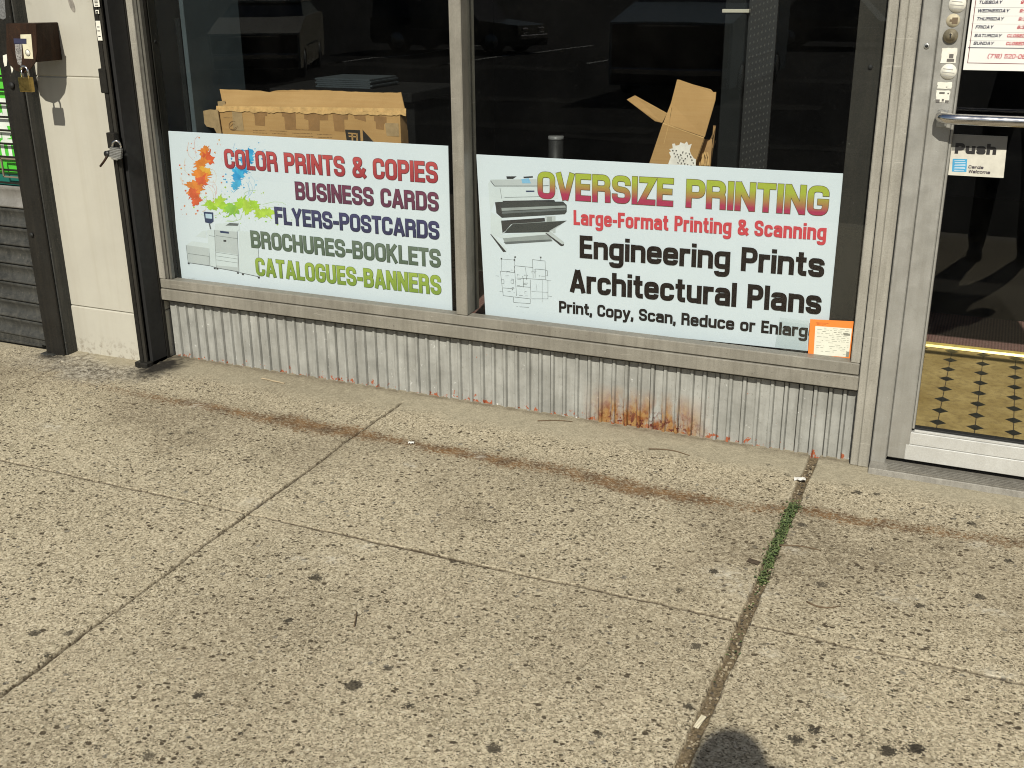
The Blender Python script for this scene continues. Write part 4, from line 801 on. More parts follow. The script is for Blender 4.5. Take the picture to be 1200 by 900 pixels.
splash(s1, 234, 206, 13.5, 31, [(.62, .20, .035), (.58, .10, .035), (.68, .36, .05)], 3, 'orange_splash', tilt=.28, drops=70)
splash(s1, 284.5, 199, 11.5, 23, [(.03, .27, .55), (.05, .36, .62), (.10, .42, .66)], 8, 'blue_splash', tilt=.5, drops=60, arms=10)
splash(s1, 281, 241.5, 33, 12.5, [(.30, .50, .04), (.38, .56, .06), (.22, .44, .06)], 5, 'green_splash', tilt=.16, drops=70, arms=11)
OG, SC = (190, 150), 4.286; b = MB(); g_ = lambda *p, mi, lf: px_poly(b, p, SC, OG, mi, lf)
g_((120, 588), (235, 604), (240, 690), (130, 674), mi=0, lf=.0005); g_((120, 588), (150, 568), (238, 580), (235, 604), mi=1, lf=.0006)
g_((225, 514), (264, 510), (272, 701), (240, 692), mi=1, lf=.0007); g_((385, 514), (478, 525), (490, 746), (388, 724), mi=1, lf=.0007)
g_((262, 512), (377, 521), (386, 721), (272, 700), mi=0, lf=.0009); g_((262, 512), (268, 480), (385, 474), (390, 510), (377, 521), mi=1, lf=.0010)
g_((318, 490), (340, 476), (385, 480), (380, 492), mi=2, lf=.0011); g_((290, 516), (334, 521), (336, 531), (292, 526), mi=4, lf=.0012); g_((308, 562), (322, 563), (322, 572), (308, 571), mi=3, lf=.0012)
g_((208, 420), (256, 424), (258, 470), (244, 480), (216, 474), mi=4, lf=.0012); g_((217, 430), (250, 433), (251, 456), (219, 453), mi=5, lf=.0014); g_((234, 479), (240, 480), (247, 508), (240, 508), mi=2, lf=.0011)
g_((168, 545), (205, 515), (222, 516), (222, 552), mi=1, lf=.0006); g_((268, 620), (378, 636), (379, 700), (272, 690), mi=1, lf=.0010)
for y0 in (548, 632, 650, 670): px_line(b, [(270, y0 - 8), (380, y0 + 8)], .0011, SC, OG, 2, .0014)
for p0, p1 in (((120, 588), (130, 674)), ((235, 604), (240, 690)), ((262, 512), (272, 700)), ((377, 521), (386, 721)), ((478, 525), (490, 746)), ((130, 630), (238, 645)), ((236, 540), (266, 545))): px_line(b, [p0, p1], .0011, SC, OG, 2, .0015)
for p0, p1 in (((130, 676), (240, 692)), ((240, 692), (272, 702)), ((272, 702), (386, 723)), ((388, 726), (490, 748))): px_line(b, [p0, p1], .0016, SC, OG, 3, .0016)
for u, v in ((133, 678), (264, 703), (277, 705), (380, 726), (405, 733), (485, 750)): px_poly(b, [(u - 5, v - 2), (u + 5, v - 1), (u + 4, v + 6), (u - 4, v + 5)], SC, OG, 3, .0017)
for k in range(7): px_line(b, [(132 + k * 6, 752), (135 + k * 6, 758)], .0008, SC, OG, 2, .0006)
for k in range(6): px_line(b, [(345 + k * 11, 783 + k), (352 + k * 11, 792 + k)], .0008, SC, OG, 2, .0006)
PR = [flat('print_grey', (.44, .48, .49), .5, var=.03), flat('print_pale', (.55, .61, .63), .5, var=.03), flat('print_mid', (.11, .125, .13), .5), flat('print_dark', (.03, .03, .032), .5), flat('print_navy', (.025, .04, .10), .5), flat('print_screen', (.42, .55, .66), .5), flat('print_charcoal', (.035, .04, .04), .5), flat('print_silver', (.27, .30, .30), .5), flat('print_blue', (.20, .42, .62), .5)]
b.build('copier_picture', PR, s1)
s2 = sign_board('plotter_sign', [(558, 181), (988, 203.5), (971, 414), (569, 373)], 'white sign reading OVERSIZE PRINTING with a large plotter picture and a floor plan')
text_line(s2, 'heading', 'OVERSIZE PRINTING', (630.3, 232.3), (970, 253.2), 31.5, lambda z, cap, z1: tinted('lime_to_crimson_print', (.36, .035, .085), (.34, .40, .045), z + cap * .22, z + cap * .82), flat('heading_edge', (.13, .09, .03), .5), s=.205)
text_line(s2, 'text_line', 'Large-Format Printing & Scanning', (672.4, 263.2), (968, 281.5), 17.3, flat('red_text_print', (.52, .045, .06), .5, var=.04), s=.198)
text_line(s2, 'text_line', 'Engineering Prints', (679.5, 302), (965, 325), 26.5, flat('black_text_print', (.010, .006, .0055), .6, spec=.1), s=.205)
text_line(s2, 'text_line', 'Architectural Plans', (668.4, 342), (961.5, 368.5), 26.5, flat('black_text_print', (.010, .006, .0055), .6, spec=.1), s=.205)
text_line(s2, 'text_line', 'Print, Copy, Scan, Reduce or Enlarge', (655.4, 365.8), (957.5, 396.4), 13.6, flat('black_text_print', (.010, .008, .008), .6, spec=.1), s=.205)
OG, SC = (550, 180), 4.735; b = MB()
g_((105, 165), (120, 143), (375, 140), (470, 158), (492, 195), (492, 250), (140, 272), (118, 320), (110, 260), mi=1, lf=.0005)
g_((120, 145), (372, 142), (382, 178), (150, 182), (122, 160), mi=0, lf=.0007); px_line(b, [(117, 150), (140, 180), (385, 180), (440, 178)], .0022, SC, OG, 3, .0009)
g_((205, 126), (262, 126), (242, 140), (208, 140), mi=3, lf=.0010); g_((300, 128), (352, 125), (352, 133), (302, 136), mi=3, lf=.0010); g_((288, 142), (330, 136), (342, 165), (294, 165), mi=8, lf=.0010); g_((315, 205), (361, 205), (361, 212), (315, 213), mi=4, lf=.0010)
px_line(b, [(170, 190), (180, 250)], .0012, SC, OG, 2, .0010); px_line(b, [(195, 243), (430, 238)], .0014, SC, OG, 2, .0010); px_line(b, [(478, 178), (486, 198)], .0014, SC, OG, 3, .0010)
g_((184, 262), (472, 257), (478, 276), (190, 281), mi=3, lf=.0011)
g_((145, 270), (160, 268), (520, 266), (540, 285), (540, 322), (530, 336), (180, 356), (150, 330), mi=6, lf=.0013); g_((178, 302), (532, 288), (536, 300), (180, 318), mi=7, lf=.0015); g_((180, 322), (536, 304), (537, 314), (180, 334), mi=2, lf=.0015); g_((142, 270), (172, 268), (185, 356), (152, 330), mi=3, lf=.0016)
g_((118, 322), (180, 357), (186, 470), (118, 446), mi=1, lf=.0007); g_((420, 348), (478, 345), (478, 440), (430, 440), mi=0, lf=.0007); g_((430, 352), (458, 350), (458, 376), (430, 378), mi=7, lf=.0009)
g_((176, 372), (418, 356), (420, 376), (240, 395), (184, 440), mi=3, lf=.0009); g_((190, 440), (240, 390), (540, 372), (440, 436), mi=6, lf=.0011); px_line(b, [(190, 440), (240, 390), (540, 372)], .0012, SC, OG, 7, .0013); px_line(b, [(445, 430), (500, 398)], .002, SC, OG, 0, .0013); px_line(b, [(188, 445), (234, 392)], .002, SC, OG, 1, .0013)
g_((176, 452), (462, 430), (464, 446), (186, 470), mi=1, lf=.0010); g_((186, 471), (440, 448), (462, 484), (200, 502), mi=7, lf=.0008); g_((190, 490), (450, 476), (462, 486), (202, 503), mi=2, lf=.0009)
g_((116, 447), (132, 444), (206, 528), (204, 542), (188, 546), mi=1, lf=.0011); g_((116, 447), (120, 446), (200, 538), (204, 544), (188, 546), mi=3, lf=.0013); g_((425, 436), (452, 434), (526, 492), (524, 506), (508, 512), mi=0, lf=.0011); g_((420, 440), (428, 440), (515, 504), (526, 500), (522, 512), (508, 513), mi=3, lf=.0013)
b.build('plotter_picture', PR, s2)
b = MB(); pl_ = lambda *p, w=.0011: px_line(b, p, w, SC, OG, 0, .0008)
pl_((172, 652), (180, 720), (188, 788), (338, 806)); pl_((172, 652), (250, 660), (252, 622), (352, 632), (350, 588), (420, 596), (424, 700), (436, 704), (436, 806), (345, 806)); pl_((250, 625), (262, 790)); pl_((262, 690), (424, 700)); pl_((338, 700), (342, 806)); pl_((312, 632), (318, 700)); pl_((352, 632), (354, 690)); pl_((262, 735), (338, 742))
pl_((244, 795), (246, 826), (338, 832), (338, 806)); pl_((188, 745), (250, 750)); pl_((176, 700), (192, 700), (192, 722), (178, 722)); pl_((232, 696), (244, 697), (244, 722), (234, 721)); pl_((300, 690), (300, 742)); pl_((424, 648), (434, 650), (434, 678), (424, 678)); pl_((365, 690), (365, 640), (420, 645))
pl_((178, 585), (250, 590), w=.0007); pl_((178, 585), (178, 650), w=.0007); pl_((250, 575), (250, 620), w=.0007); pl_((146, 678), (165, 680), w=.0008); pl_((168, 765), (190, 768), w=.0008); pl_((436, 705), (455, 706), w=.0008); pl_((436, 790), (458, 793), w=.0008); pl_((404, 810), (404, 825), w=.0008); pl_((396, 572), (396, 592), w=.0008); pl_((262, 849), (268, 849)); pl_((278, 850), (330, 853)); pl_((370, 720), (375, 760), w=.0006); pl_((405, 702), (405, 805), w=.0006); pl_((345, 765), (436, 770), w=.0006)
q = random.Random(2)
for k in range(34):
    u, v = q.uniform(195, 420), q.uniform(640, 790)
    if u > 345 and v > 705: continue
    pl_((u, v), (u + q.uniform(4, 22), v + q.uniform(-1, 3)), w=.0008); 
    if k % 2: pl_((u, v), (u + 1, v + q.uniform(4, 14)), w=.0008)
for u, v in ((178, 583), (250, 590), (396, 576), (254, 574)): px_poly(b, [(u - 4, v - 4), (u + 4, v - 4), (u + 4, v + 4), (u - 4, v + 4)], SC, OG, 0, .0011)
b.build('floor_plan_picture', [flat('plan_ink', (.045, .05, .05), .5)], s2)
# leftovers of old tape on the glass and the orange notice
b = MB(); b.prism([at(u, v, .0352) for u, v in ((914, 372), (948, 376), (945, 419), (908, 406))], (0, -.0004, 0)); o = b.build('old_tape', M['tape'], loc=at(930, 392, .035)); tag(o, 'cloudy strip of old clear tape on the glass left of the orange notice', 'tape')
YN = .0345
b = MB(); b.prism([at(u, v, YN) for u, v in ((949.5, 374), (1000.5, 376.5), (996.5, 425), (946.5, 419.5))], (0, -.0008, 0))
o = b.build('orange_notice', flat('orange_card', (.78, .215, .035), .55, 0, .04, 20), loc=at(973, 399, YN)); tag(o, 'small orange notice with a white printed form in the window corner', 'notice')
b = MB(); b.prism([at(u, v, YN - .0009) for u, v in ((955.5, 382), (998.5, 385), (994.5, 418.5), (953.5, 415.5))], (0, -.0005, 0)); f_o = b.build('printed_form', flat('form_paper', (.66, .66, .56), .6, 0, .05, 30), o)
b = MB(); q = random.Random(6)
lf_ = lambda t, k: (955.5 + 43 * t - 2.2 * k, 382 + 3.2 * t + 33.2 * k)
for k in range(15):
    kk = .05 + k * .063; t = .06
    while t < .9:
        dt = q.uniform(.03, .16)
        if q.random() < (.85 if k in (1, 2, 4, 7, 10) else .55): px_line(b, [lf_(t, kk), lf_(min(.93, t + dt), kk)], .0016 if k in (2,) else .0010, 1, (0, 0), 0, .0003, YN - .0014)
        t += dt + q.uniform(.02, .07)
b.build('form_print', flat('form_ink', (.20, .20, .16), .6), f_o)
b = MB(); b.prism([at(u, v, YN - .0016) for u, v in ((992, 412), (995.5, 412), (994.5, 418.5), (991, 418))], (0, -.0003, 0)); b.prism([at(u, v, YN - .0016) for u, v in ((988, 390), (996, 391), (996, 393.5), (989, 393))], (0, -.0003, 0)); b.build('grey_smudge', flat('smudge_grey', (.22, .22, .18), .7), f_o)
b = MB()
for k in range(3): px_line(b, [(956.5 + k * .3, 378 + k * 1.1), (971 - k * 3, 379 + k * 1.1)], .0014, 1, (0, 0), 0, .0010, YN)
b.build('header_print', flat('brown_ink', (.36, .10, .02), .6), o)

# ------------------------------------------------------------------ hours sign and push sign on the door glass
YD = .0112
c = [at(1128.5, 82, YD), at(1141, -4, YD)]; hx, hz0 = c[0].x, c[0].z
def slab(mb, x0, x1, z0, z1, y, th, mi=0): mb.box(x0, x1, y - th, y, z0, z1, min(.0005, th / 3), mi)
b = MB(); slab(b, hx, hx + .64, hz0, hz0 + .66, YD, .0025)
ho = b.build('opening_hours_sign', flat('hours_white', (.70, .70, .67), .45, 0, .03, 10), loc=(hx, YD, hz0)); tag(ho, 'white opening hours sign taped to the door glass', 'sign')
b = MB(); ox, oz = at(1133.5, 74, YD).x, at(1133.5, 74, YD).z
for x0, x1, z0, z1 in ((ox, ox + .0018, oz, oz + .58), (ox, ox + .61, oz, oz + .0018), (ox + .608, ox + .61, oz, oz + .58)): slab(b, x0, x1, z0, z1, YD - .0025, .0005)
b.build('border', flat('maroon_border', (.16, .03, .03), .5), ho)
b = MB(); bl = MB(); rd = MB(); gy = MB()
rows = [('TUESDAY', '9:30am', 4), ('WEDNESDAY', '9:30am', 14), ('THURSDAY', '9:30am', 23.4), ('FRIDAY', '8:30am', 33), ('SATURDAY', 'CLOSED', 43), ('SUNDAY', 'CLOSED', 52)]
xa = at(1144, 25, YD).x
def put(mb, text, x, z, cap, w=.9, s=.22, sh=.22, yb=YD - .0025): lettering_len = sum(glyph(c_, s, w)[0] for c_ in text) + .12 * (len(text) - 1); L = lettering_len * cap; lettering(mb, text, lambda t, y, lf: Vector((x + t * L, yb - lf - .0006, z + y * cap)), s, w, .12, sh); return L
for day, hour, v in rows:
    zr = at(1150, v, YD).z; put(bl, day, xa, zr - .001, .0085); L = put(rd, hour, xa + .105 - (.0 if hour != 'CLOSED' else .022), zr - .001, .0085, .82)
    if hour != 'CLOSED': put(bl, 'to', xa + .187, zr - .0005, .0065, .7)
    slab(gy, xa - .012, xa + .43, zr - .0105, zr - .0098, YD - .0025, .0004)
zr = at(1150, 55.8, YD).z; slab(bl, xa - .012, xa + .43, zr - .0008, zr + .0008, YD - .0025, .0006)
put(rd, '(718) 520-0606', at(1157, 67, YD).x, at(1157, 68, YD).z, .0115, .72, .16, .2)
bl.build('day_names', flat('hours_dark_ink', (.03, .03, .06), .5), ho); rd.build('red_print', flat('hours_red_ink', (.42, .03, .05), .5), ho); gy.build('rule_lines', flat('rule_grey', (.40, .40, .40), .5), ho)
b = MB(); c = [at(u, v, YD) for u, v in ((1117, 157), (1181, 160), (1176, 208.5), (1111, 205))]; b.prism(c, (0, -.001, 0))
ps = b.build('push_sign', flat('push_white', (.55, .53, .46), .5, 0, .10, 30), loc=(sum((q_ for q_ in c), Vector()) / 4)); tag(ps, 'small worn sign reading Push with a light blue card logo on the door', 'sign')
b = MB(); b.prism([at(u, v, YD - .0011) for u, v in ((1117, 157.2), (1181, 160.2), (1179.4, 175.6), (1115, 176.4))], (0, -.0003, 0)); b.build('grey_band', flat('push_grey', (.20, .195, .175), .5), ps)
def on_glass(mb, text, p0, p1, cap_px, s, w, sh=0, y=YD - .0016, gap=.09):
    a = at(*p0, y); e = at(*p1, y); cap = (at(p0[0], p0[1] - cap_px, y) - a).length; d = e - a; up = Vector((-d.z, 0, d.x)).normalized() * cap
    lettering(mb, text, lambda t, yy, lf: a + d * t + up * yy + Vector((0, -lf, 0)), s, w, gap, sh)
b = MB(); on_glass(b, 'Push', (1118.5, 180), (1167, 181.5), 12.5, .30, .85); b.build('push_lettering', M['ink'], ps)
b = MB(); on_glass(b, 'Cards', (1134.5, 197.2), (1152, 198.2), 3.6, .24, .95, .1); on_glass(b, 'Welcome', (1134.5, 202.6), (1160, 204), 3.8, .24, .95, .1); b.build('small_lettering', flat('small_print_ink', (.06, .05, .06), .5), ps)
b = MB(); b.prism([at(u, v, YD - .0011) for u, v in ((1116.5, 186), (1133.5, 186.5), (1132.5, 201.5), (1115.5, 201))], (0, -.0004, 0)); lg = b.build('blue_logo', flat('logo_blue', (.06, .30, .52), .4), ps)
b = MB(); q = random.Random(9)
for k in range(7): v = 188.5 + k * 1.9; px_line(b, [(1118 + q.uniform(-.5, 1), v), (1131.5 - q.uniform(0, 2), v + q.uniform(-.6, .9))], .0016, 1, (0, 0), 0, .0017, YD)
b.build('logo_lines', flat('logo_white', (.55, .62, .66), .4), lg)

# ------------------------------------------------------------------ cartons standing behind the signs
m = Mat('kraft_cardboard'); c = m.mix(m.rmp(m.noise(6, 5, .6), .32, .68), (.33, .195, .072), (.40, .245, .098)); c = m.mix(m.rmp(m.noise(1, 4, .6, m.mapv(m.pos(), (4, 4, 120))), .35, .65, 0, .35), c, (.30, .16, .05)); m.col(c).rough(.85); m.bump(m.noise(60, 3), .1, .002); M['kraft'] = m.m
M['kraft_light'] = flat('torn_cardboard_edge', (.50, .315, .13), .9, 0, .2, 60); M['kraft_dark'] = flat('brown_tape', (.23, .125, .048), .5, 0, .15, 20); M['kraft_shade'] = flat('inner_cardboard', (.36, .21, .085), .85, 0, .15, 20)
M['tape_grey'] = flat('dull_tan_tape', (.30, .21, .11), .4, 0, .2, 30); M['box_ink'] = flat('carton_black_print', (.018, .014, .01), .6)
YB = .13
def zp(a, b_, y=YB, sc=4.286, org=(220, 90)): return at(org[0] + a / sc, org[1] + b_ / sc, y)
tl, trr = zp(140, 163), zp(1066, 190); ctn = thing('cardboard_carton', (-2.42, .22, .277), 'long brown cardboard carton with a raised torn flap behind the sign with paint splashes', 'carton', 'cardboard cartons in the window')
DP = .05; BZ = .278
b = MB(); b.prism([tl, trr, Vector((trr.x, YB, BZ)), Vector((tl.x, YB, BZ))], (0, .004, 0)); o = b.build('front_panel', M['kraft'], ctn)
b = MB(); b.prism([Vector((tl.x, YB + .005, tl.z - .003)), Vector((tl.x, YB + DP, tl.z - .003)), Vector((tl.x, YB + DP, BZ)), Vector((tl.x, YB + .005, BZ))], (.004, 0, 0)); b.prism([Vector((trr.x, YB + .005, trr.z - .003)), Vector((trr.x, YB + DP, trr.z - .003)), Vector((trr.x, YB + DP, BZ)), Vector((trr.x, YB + .005, BZ))], (-.004, 0, 0))
b.prism([Vector((tl.x, YB + DP, tl.z - .06)), Vector((trr.x, YB + DP, trr.z - .06)), Vector((trr.x, YB + DP, BZ)), Vector((tl.x, YB + DP, BZ))], (0, .004, 0)); b.build('carton_side', M['kraft_shade'], ctn)
q = random.Random(12); top = []; bot = []; N = 40
for i in range(N + 1):
    t = i / N; a = 160 + (1070 - 160) * t; b0 = 62 + 16 * t + 7 * math.sin(t * 9) * (t > .02) * (t < .98) * .5 + q.uniform(-1.2, 1.2) + (9 * math.exp(-((t - .27) / .03) ** 2))
    top.append(zp(a, b0, YB + .055)); bot.append(zp(180 + (1092 - 180) * t, 156 + 20 * t, YB + .001))
b = MB(); P_ = top + bot[::-1]; b.prism(P_, (0, .004, 0)); b.build('raised_flap', M['kraft'], ctn)
b = MB()
for k, (d0, d1, off) in enumerate(((0, 1, -.0015), (1, 2, -.004))):
    up_ = []; lo_ = []
    for i in range(N * 2 + 1):
        t = i / (2 * N); a = 143 + (1096 - 143) * t
        up_.append(zp(a, 146 + 13 * k + (13 + 6 * k) * t + q.uniform(-1, 1) * k, YB + off)); lo_.append(zp(a, 161 + 11 * k + (17 + 6 * k) * t + q.uniform(-1.5, 1.5) * (1 + k) + 3 * math.sin(t * 70) * k, YB + off))
    b.prism(up_ + lo_[::-1], (0, .0022, 0))
b.build('torn_edge', M['kraft_light'], ctn)
b = MB(); b.prism([zp(x, y, YB - .012) for x, y in ((45, 178), (110, 164), (150, 168), (168, 285), (150, 292), (132, 258), (95, 250), (62, 205))], (0, .004, 0)); b.prism([zp(x, y, YB + .01) for x, y in ((150, 124), (186, 120), (190, 146), (152, 148))], (0, .003, 0)); b.build('end_flap', M['tape_grey'], ctn)
def patches(polys, mat, name, lift, par):
    b = MB()
    for p in polys: b.prism([zp(x, y, YB - lift) for x, y in p], (0, -.0004, 0))
    return b.build(name, mat, par)
patches([[(328, 168), (400, 170), (398, 195), (388, 196), (388, 246), (338, 243), (336, 200)], [(472, 172), (540, 174), (545, 268), (490, 264), (485, 202), (474, 198)], [(584, 178), (705, 184), (705, 218), (662, 218), (662, 272), (608, 268), (606, 216), (586, 212)], [(727, 186), (805, 190), (805, 214), (785, 214), (788, 276), (738, 272)], [(835, 190), (892, 194), (895, 225), (838, 208)], [(935, 196), (998, 200), (998, 232), (985, 236), (985, 265), (946, 262), (944, 224), (936, 222)]], M['kraft_dark'], 'tape_patch', .0004, o)
patches([[(222, 168), (270, 170), (283, 272), (230, 268)], [(990, 232), (1058, 234), (1062, 300), (1000, 296)]], M['tape_grey'], 'dull_tape_patch', .0009, o)
patches([[(790, 265), (865, 268), (868, 330), (800, 330)], [(878, 265), (935, 328), (882, 328)]], M['box_ink'], 'printed_logo', .0014, o)
patches([[(806, 280), (852, 283), (853, 290), (807, 287)], [(808, 295), (853, 298), (853, 305), (809, 302)], [(822, 287), (830, 288), (832, 326), (824, 325)], [(846, 284), (853, 284), (855, 326), (848, 326)]], M['kraft'], 'logo_letter', .0020, o)
b = MB(); cx = [(228 + 21 * math.cos(k * .33), 246 + 23 * math.sin(k * .33)) for k in range(17)]
for i in range(16): px_line(b, [cx[i], cx[i + 1]], .0022, 4.286, (220, 90), 0, .0016, YB)
px_line(b, [(214, 250), (226, 236), (238, 238)], .002, 4.286, (220, 90), 0, .0016, YB); px_line(b, [(216, 262), (234, 264), (242, 252)], .002, 4.286, (220, 90), 0, .0016, YB)
for x0, y0, n_ in ((328, 268, 9), (328, 280, 10), (412, 270, 12), (425, 284, 10), (545, 264, 9), (525, 282, 14), (545, 296, 12), (650, 288, 11), (655, 302, 10), (180, 204, 6)):
    for k in range(n_): px_line(b, [(x0 + k * 7.2, y0 + k * .25), (x0 + k * 7.2 + q.uniform(3, 6), y0 + k * .25 + 1)], .0016, 4.286, (220, 90), 0, .0016, YB)
b.build('faint_carton_print', flat('carton_print', (.16, .09, .04), .7), o)
# tilted carton in the right window
YC = .24; z2 = lambda a, b_, y=YC: at(700 + a / 6.667, 80 + b_ / 6.667, y)
ct2 = thing('cardboard_carton', (-1.05, .3, .277), 'tilted brown carton with open flaps and a torn white label behind the plotter sign', 'carton', 'cardboard cartons in the window')
fl, frr = z2(510, 430), z2(835, 545); lo_l, lo_r = z2(405, 742), z2(770, 757)
ax = (lo_l - fl).normalized(); ext = (fl.z - .285) / -ax.z; bl_, br_ = fl + ax * ext, frr + ax * (ext - .09)
bl_.z = max(bl_.z, .279); br_.z = max(br_.z, .279)
b = MB(); b.prism([fl, frr, br_, bl_], (0, .005, 0), bev=.001); fp = b.build('front_panel', M['kraft'], ct2)
b = MB(); b.prism([z2(622, 88, YC + .035), z2(640, 90, YC + .035), z2(740, 125, YC + .035), z2(885, 165, YC + .035), z2(905, 188, YC + .035), z2(928, 185, YC + .035), z2(922, 250, YC + .03), z2(838, 540, YC + .0), z2(514, 428, YC + .0), z2(575, 270, YC + .02)], (0, .005, 0), bev=.001); b.build('raised_flap', M['kraft'], ct2)
b = MB(); b.prism([z2(228, 245, YC + .05), z2(292, 212, YC + .05), z2(545, 352, YC + .012), z2(506, 428, YC + .012), z2(450, 415, YC + .02), z2(300, 300, YC + .04)], (0, .005, 0), bev=.001); b.build('side_flap', M['kraft'], ct2)
b = MB(); back = Vector((0, .17, 0)); b.prism([frr + Vector((0, .006, -.004)), frr + back + Vector((0, 0, -.03)), br_ + back, br_ + Vector((0, .006, 0))], (-.005, 0, 0)); b.prism([fl + Vector((.005, .006, -.004)), fl + back, bl_ + back + Vector((.005, 0, 0)), bl_ + Vector((.005, .006, 0))], (-.005, 0, 0)); b.build('carton_side', M['kraft_shade'], ct2)
b = MB(); b.prism([z2(800, 600, YC + .07), z2(896, 548, YC + .07), z2(905, 448, YC + .10), z2(925, 450, YC + .11), z2(882, 800, YC + .10), z2(770, 800, YC + .07)], (0, .005, 0)); b.prism([z2(800, 600, YC + .055), z2(898, 550, YC + .055), z2(880, 800, YC + .06), z2(760, 800, YC + .055)], (0, .004, 0)); b.build('inner_flap', M['kraft_shade'], ct2)
b = MB(); q = random.Random(21)
for k in range(9):
    u0 = 775 + k * 12; px_line(b, [(u0, 760), (u0 + q.uniform(-8, 14), 700), (u0 + q.uniform(-10, 20), 655)], .004, 6.667, (700, 80), 0, .003 + k * .0004, YC + .05)
b.build('crumpled_wrapping', M['kraft_light'], ct2)
b = MB(); px_line(b, [(512, 430), (670, 487), (833, 545)], .0035, 6.667, (700, 80), 0, .0008, YC); px_line(b, [(585, 400), (840, 470)], .0016, 6.667, (700, 80), 0, .0008, YC + .01); px_line(b, [(578, 280), (560, 430), (520, 590)], .0014, 6.667, (700, 80), 0, .0008, YC); b.build('fold_crease', M['kraft_light'], fp)
b = MB(); pts = [(555, 745), (575, 690), (560, 655), (578, 650), (562, 632), (590, 625), (585, 590), (606, 588), (612, 605), (640, 600), (650, 578), (680, 590), (700, 572), (712, 600), (738, 590), (722, 640), (730, 668), (755, 705), (770, 710), (768, 800), (560, 800)]
b.prism([z2(x, y, YC - .0006) for x, y in pts], (0, -.0005, 0)); lb = b.build('torn_label', flat('torn_white_label', (.66, .63, .57), .7, 0, .1, 40), fp)
b = MB(); q = random.Random(5)
for i in range(5):
    for j in range(6):
        if q.random() < .75: u, v = 585 + j * 26 + i * 10, 640 + i * 24 + j * 5; px_line(b, [(u, v), (u + q.uniform(5, 12), v + q.uniform(-3, 8))], .0030, 6.667, (700, 80), 0, .0016, YC); px_line(b, [(u + 6, v), (u + q.uniform(0, 6), v + 12)], .002, 6.667, (700, 80), 0, .0017, YC)
b.build('label_print', M['box_ink'], lb)

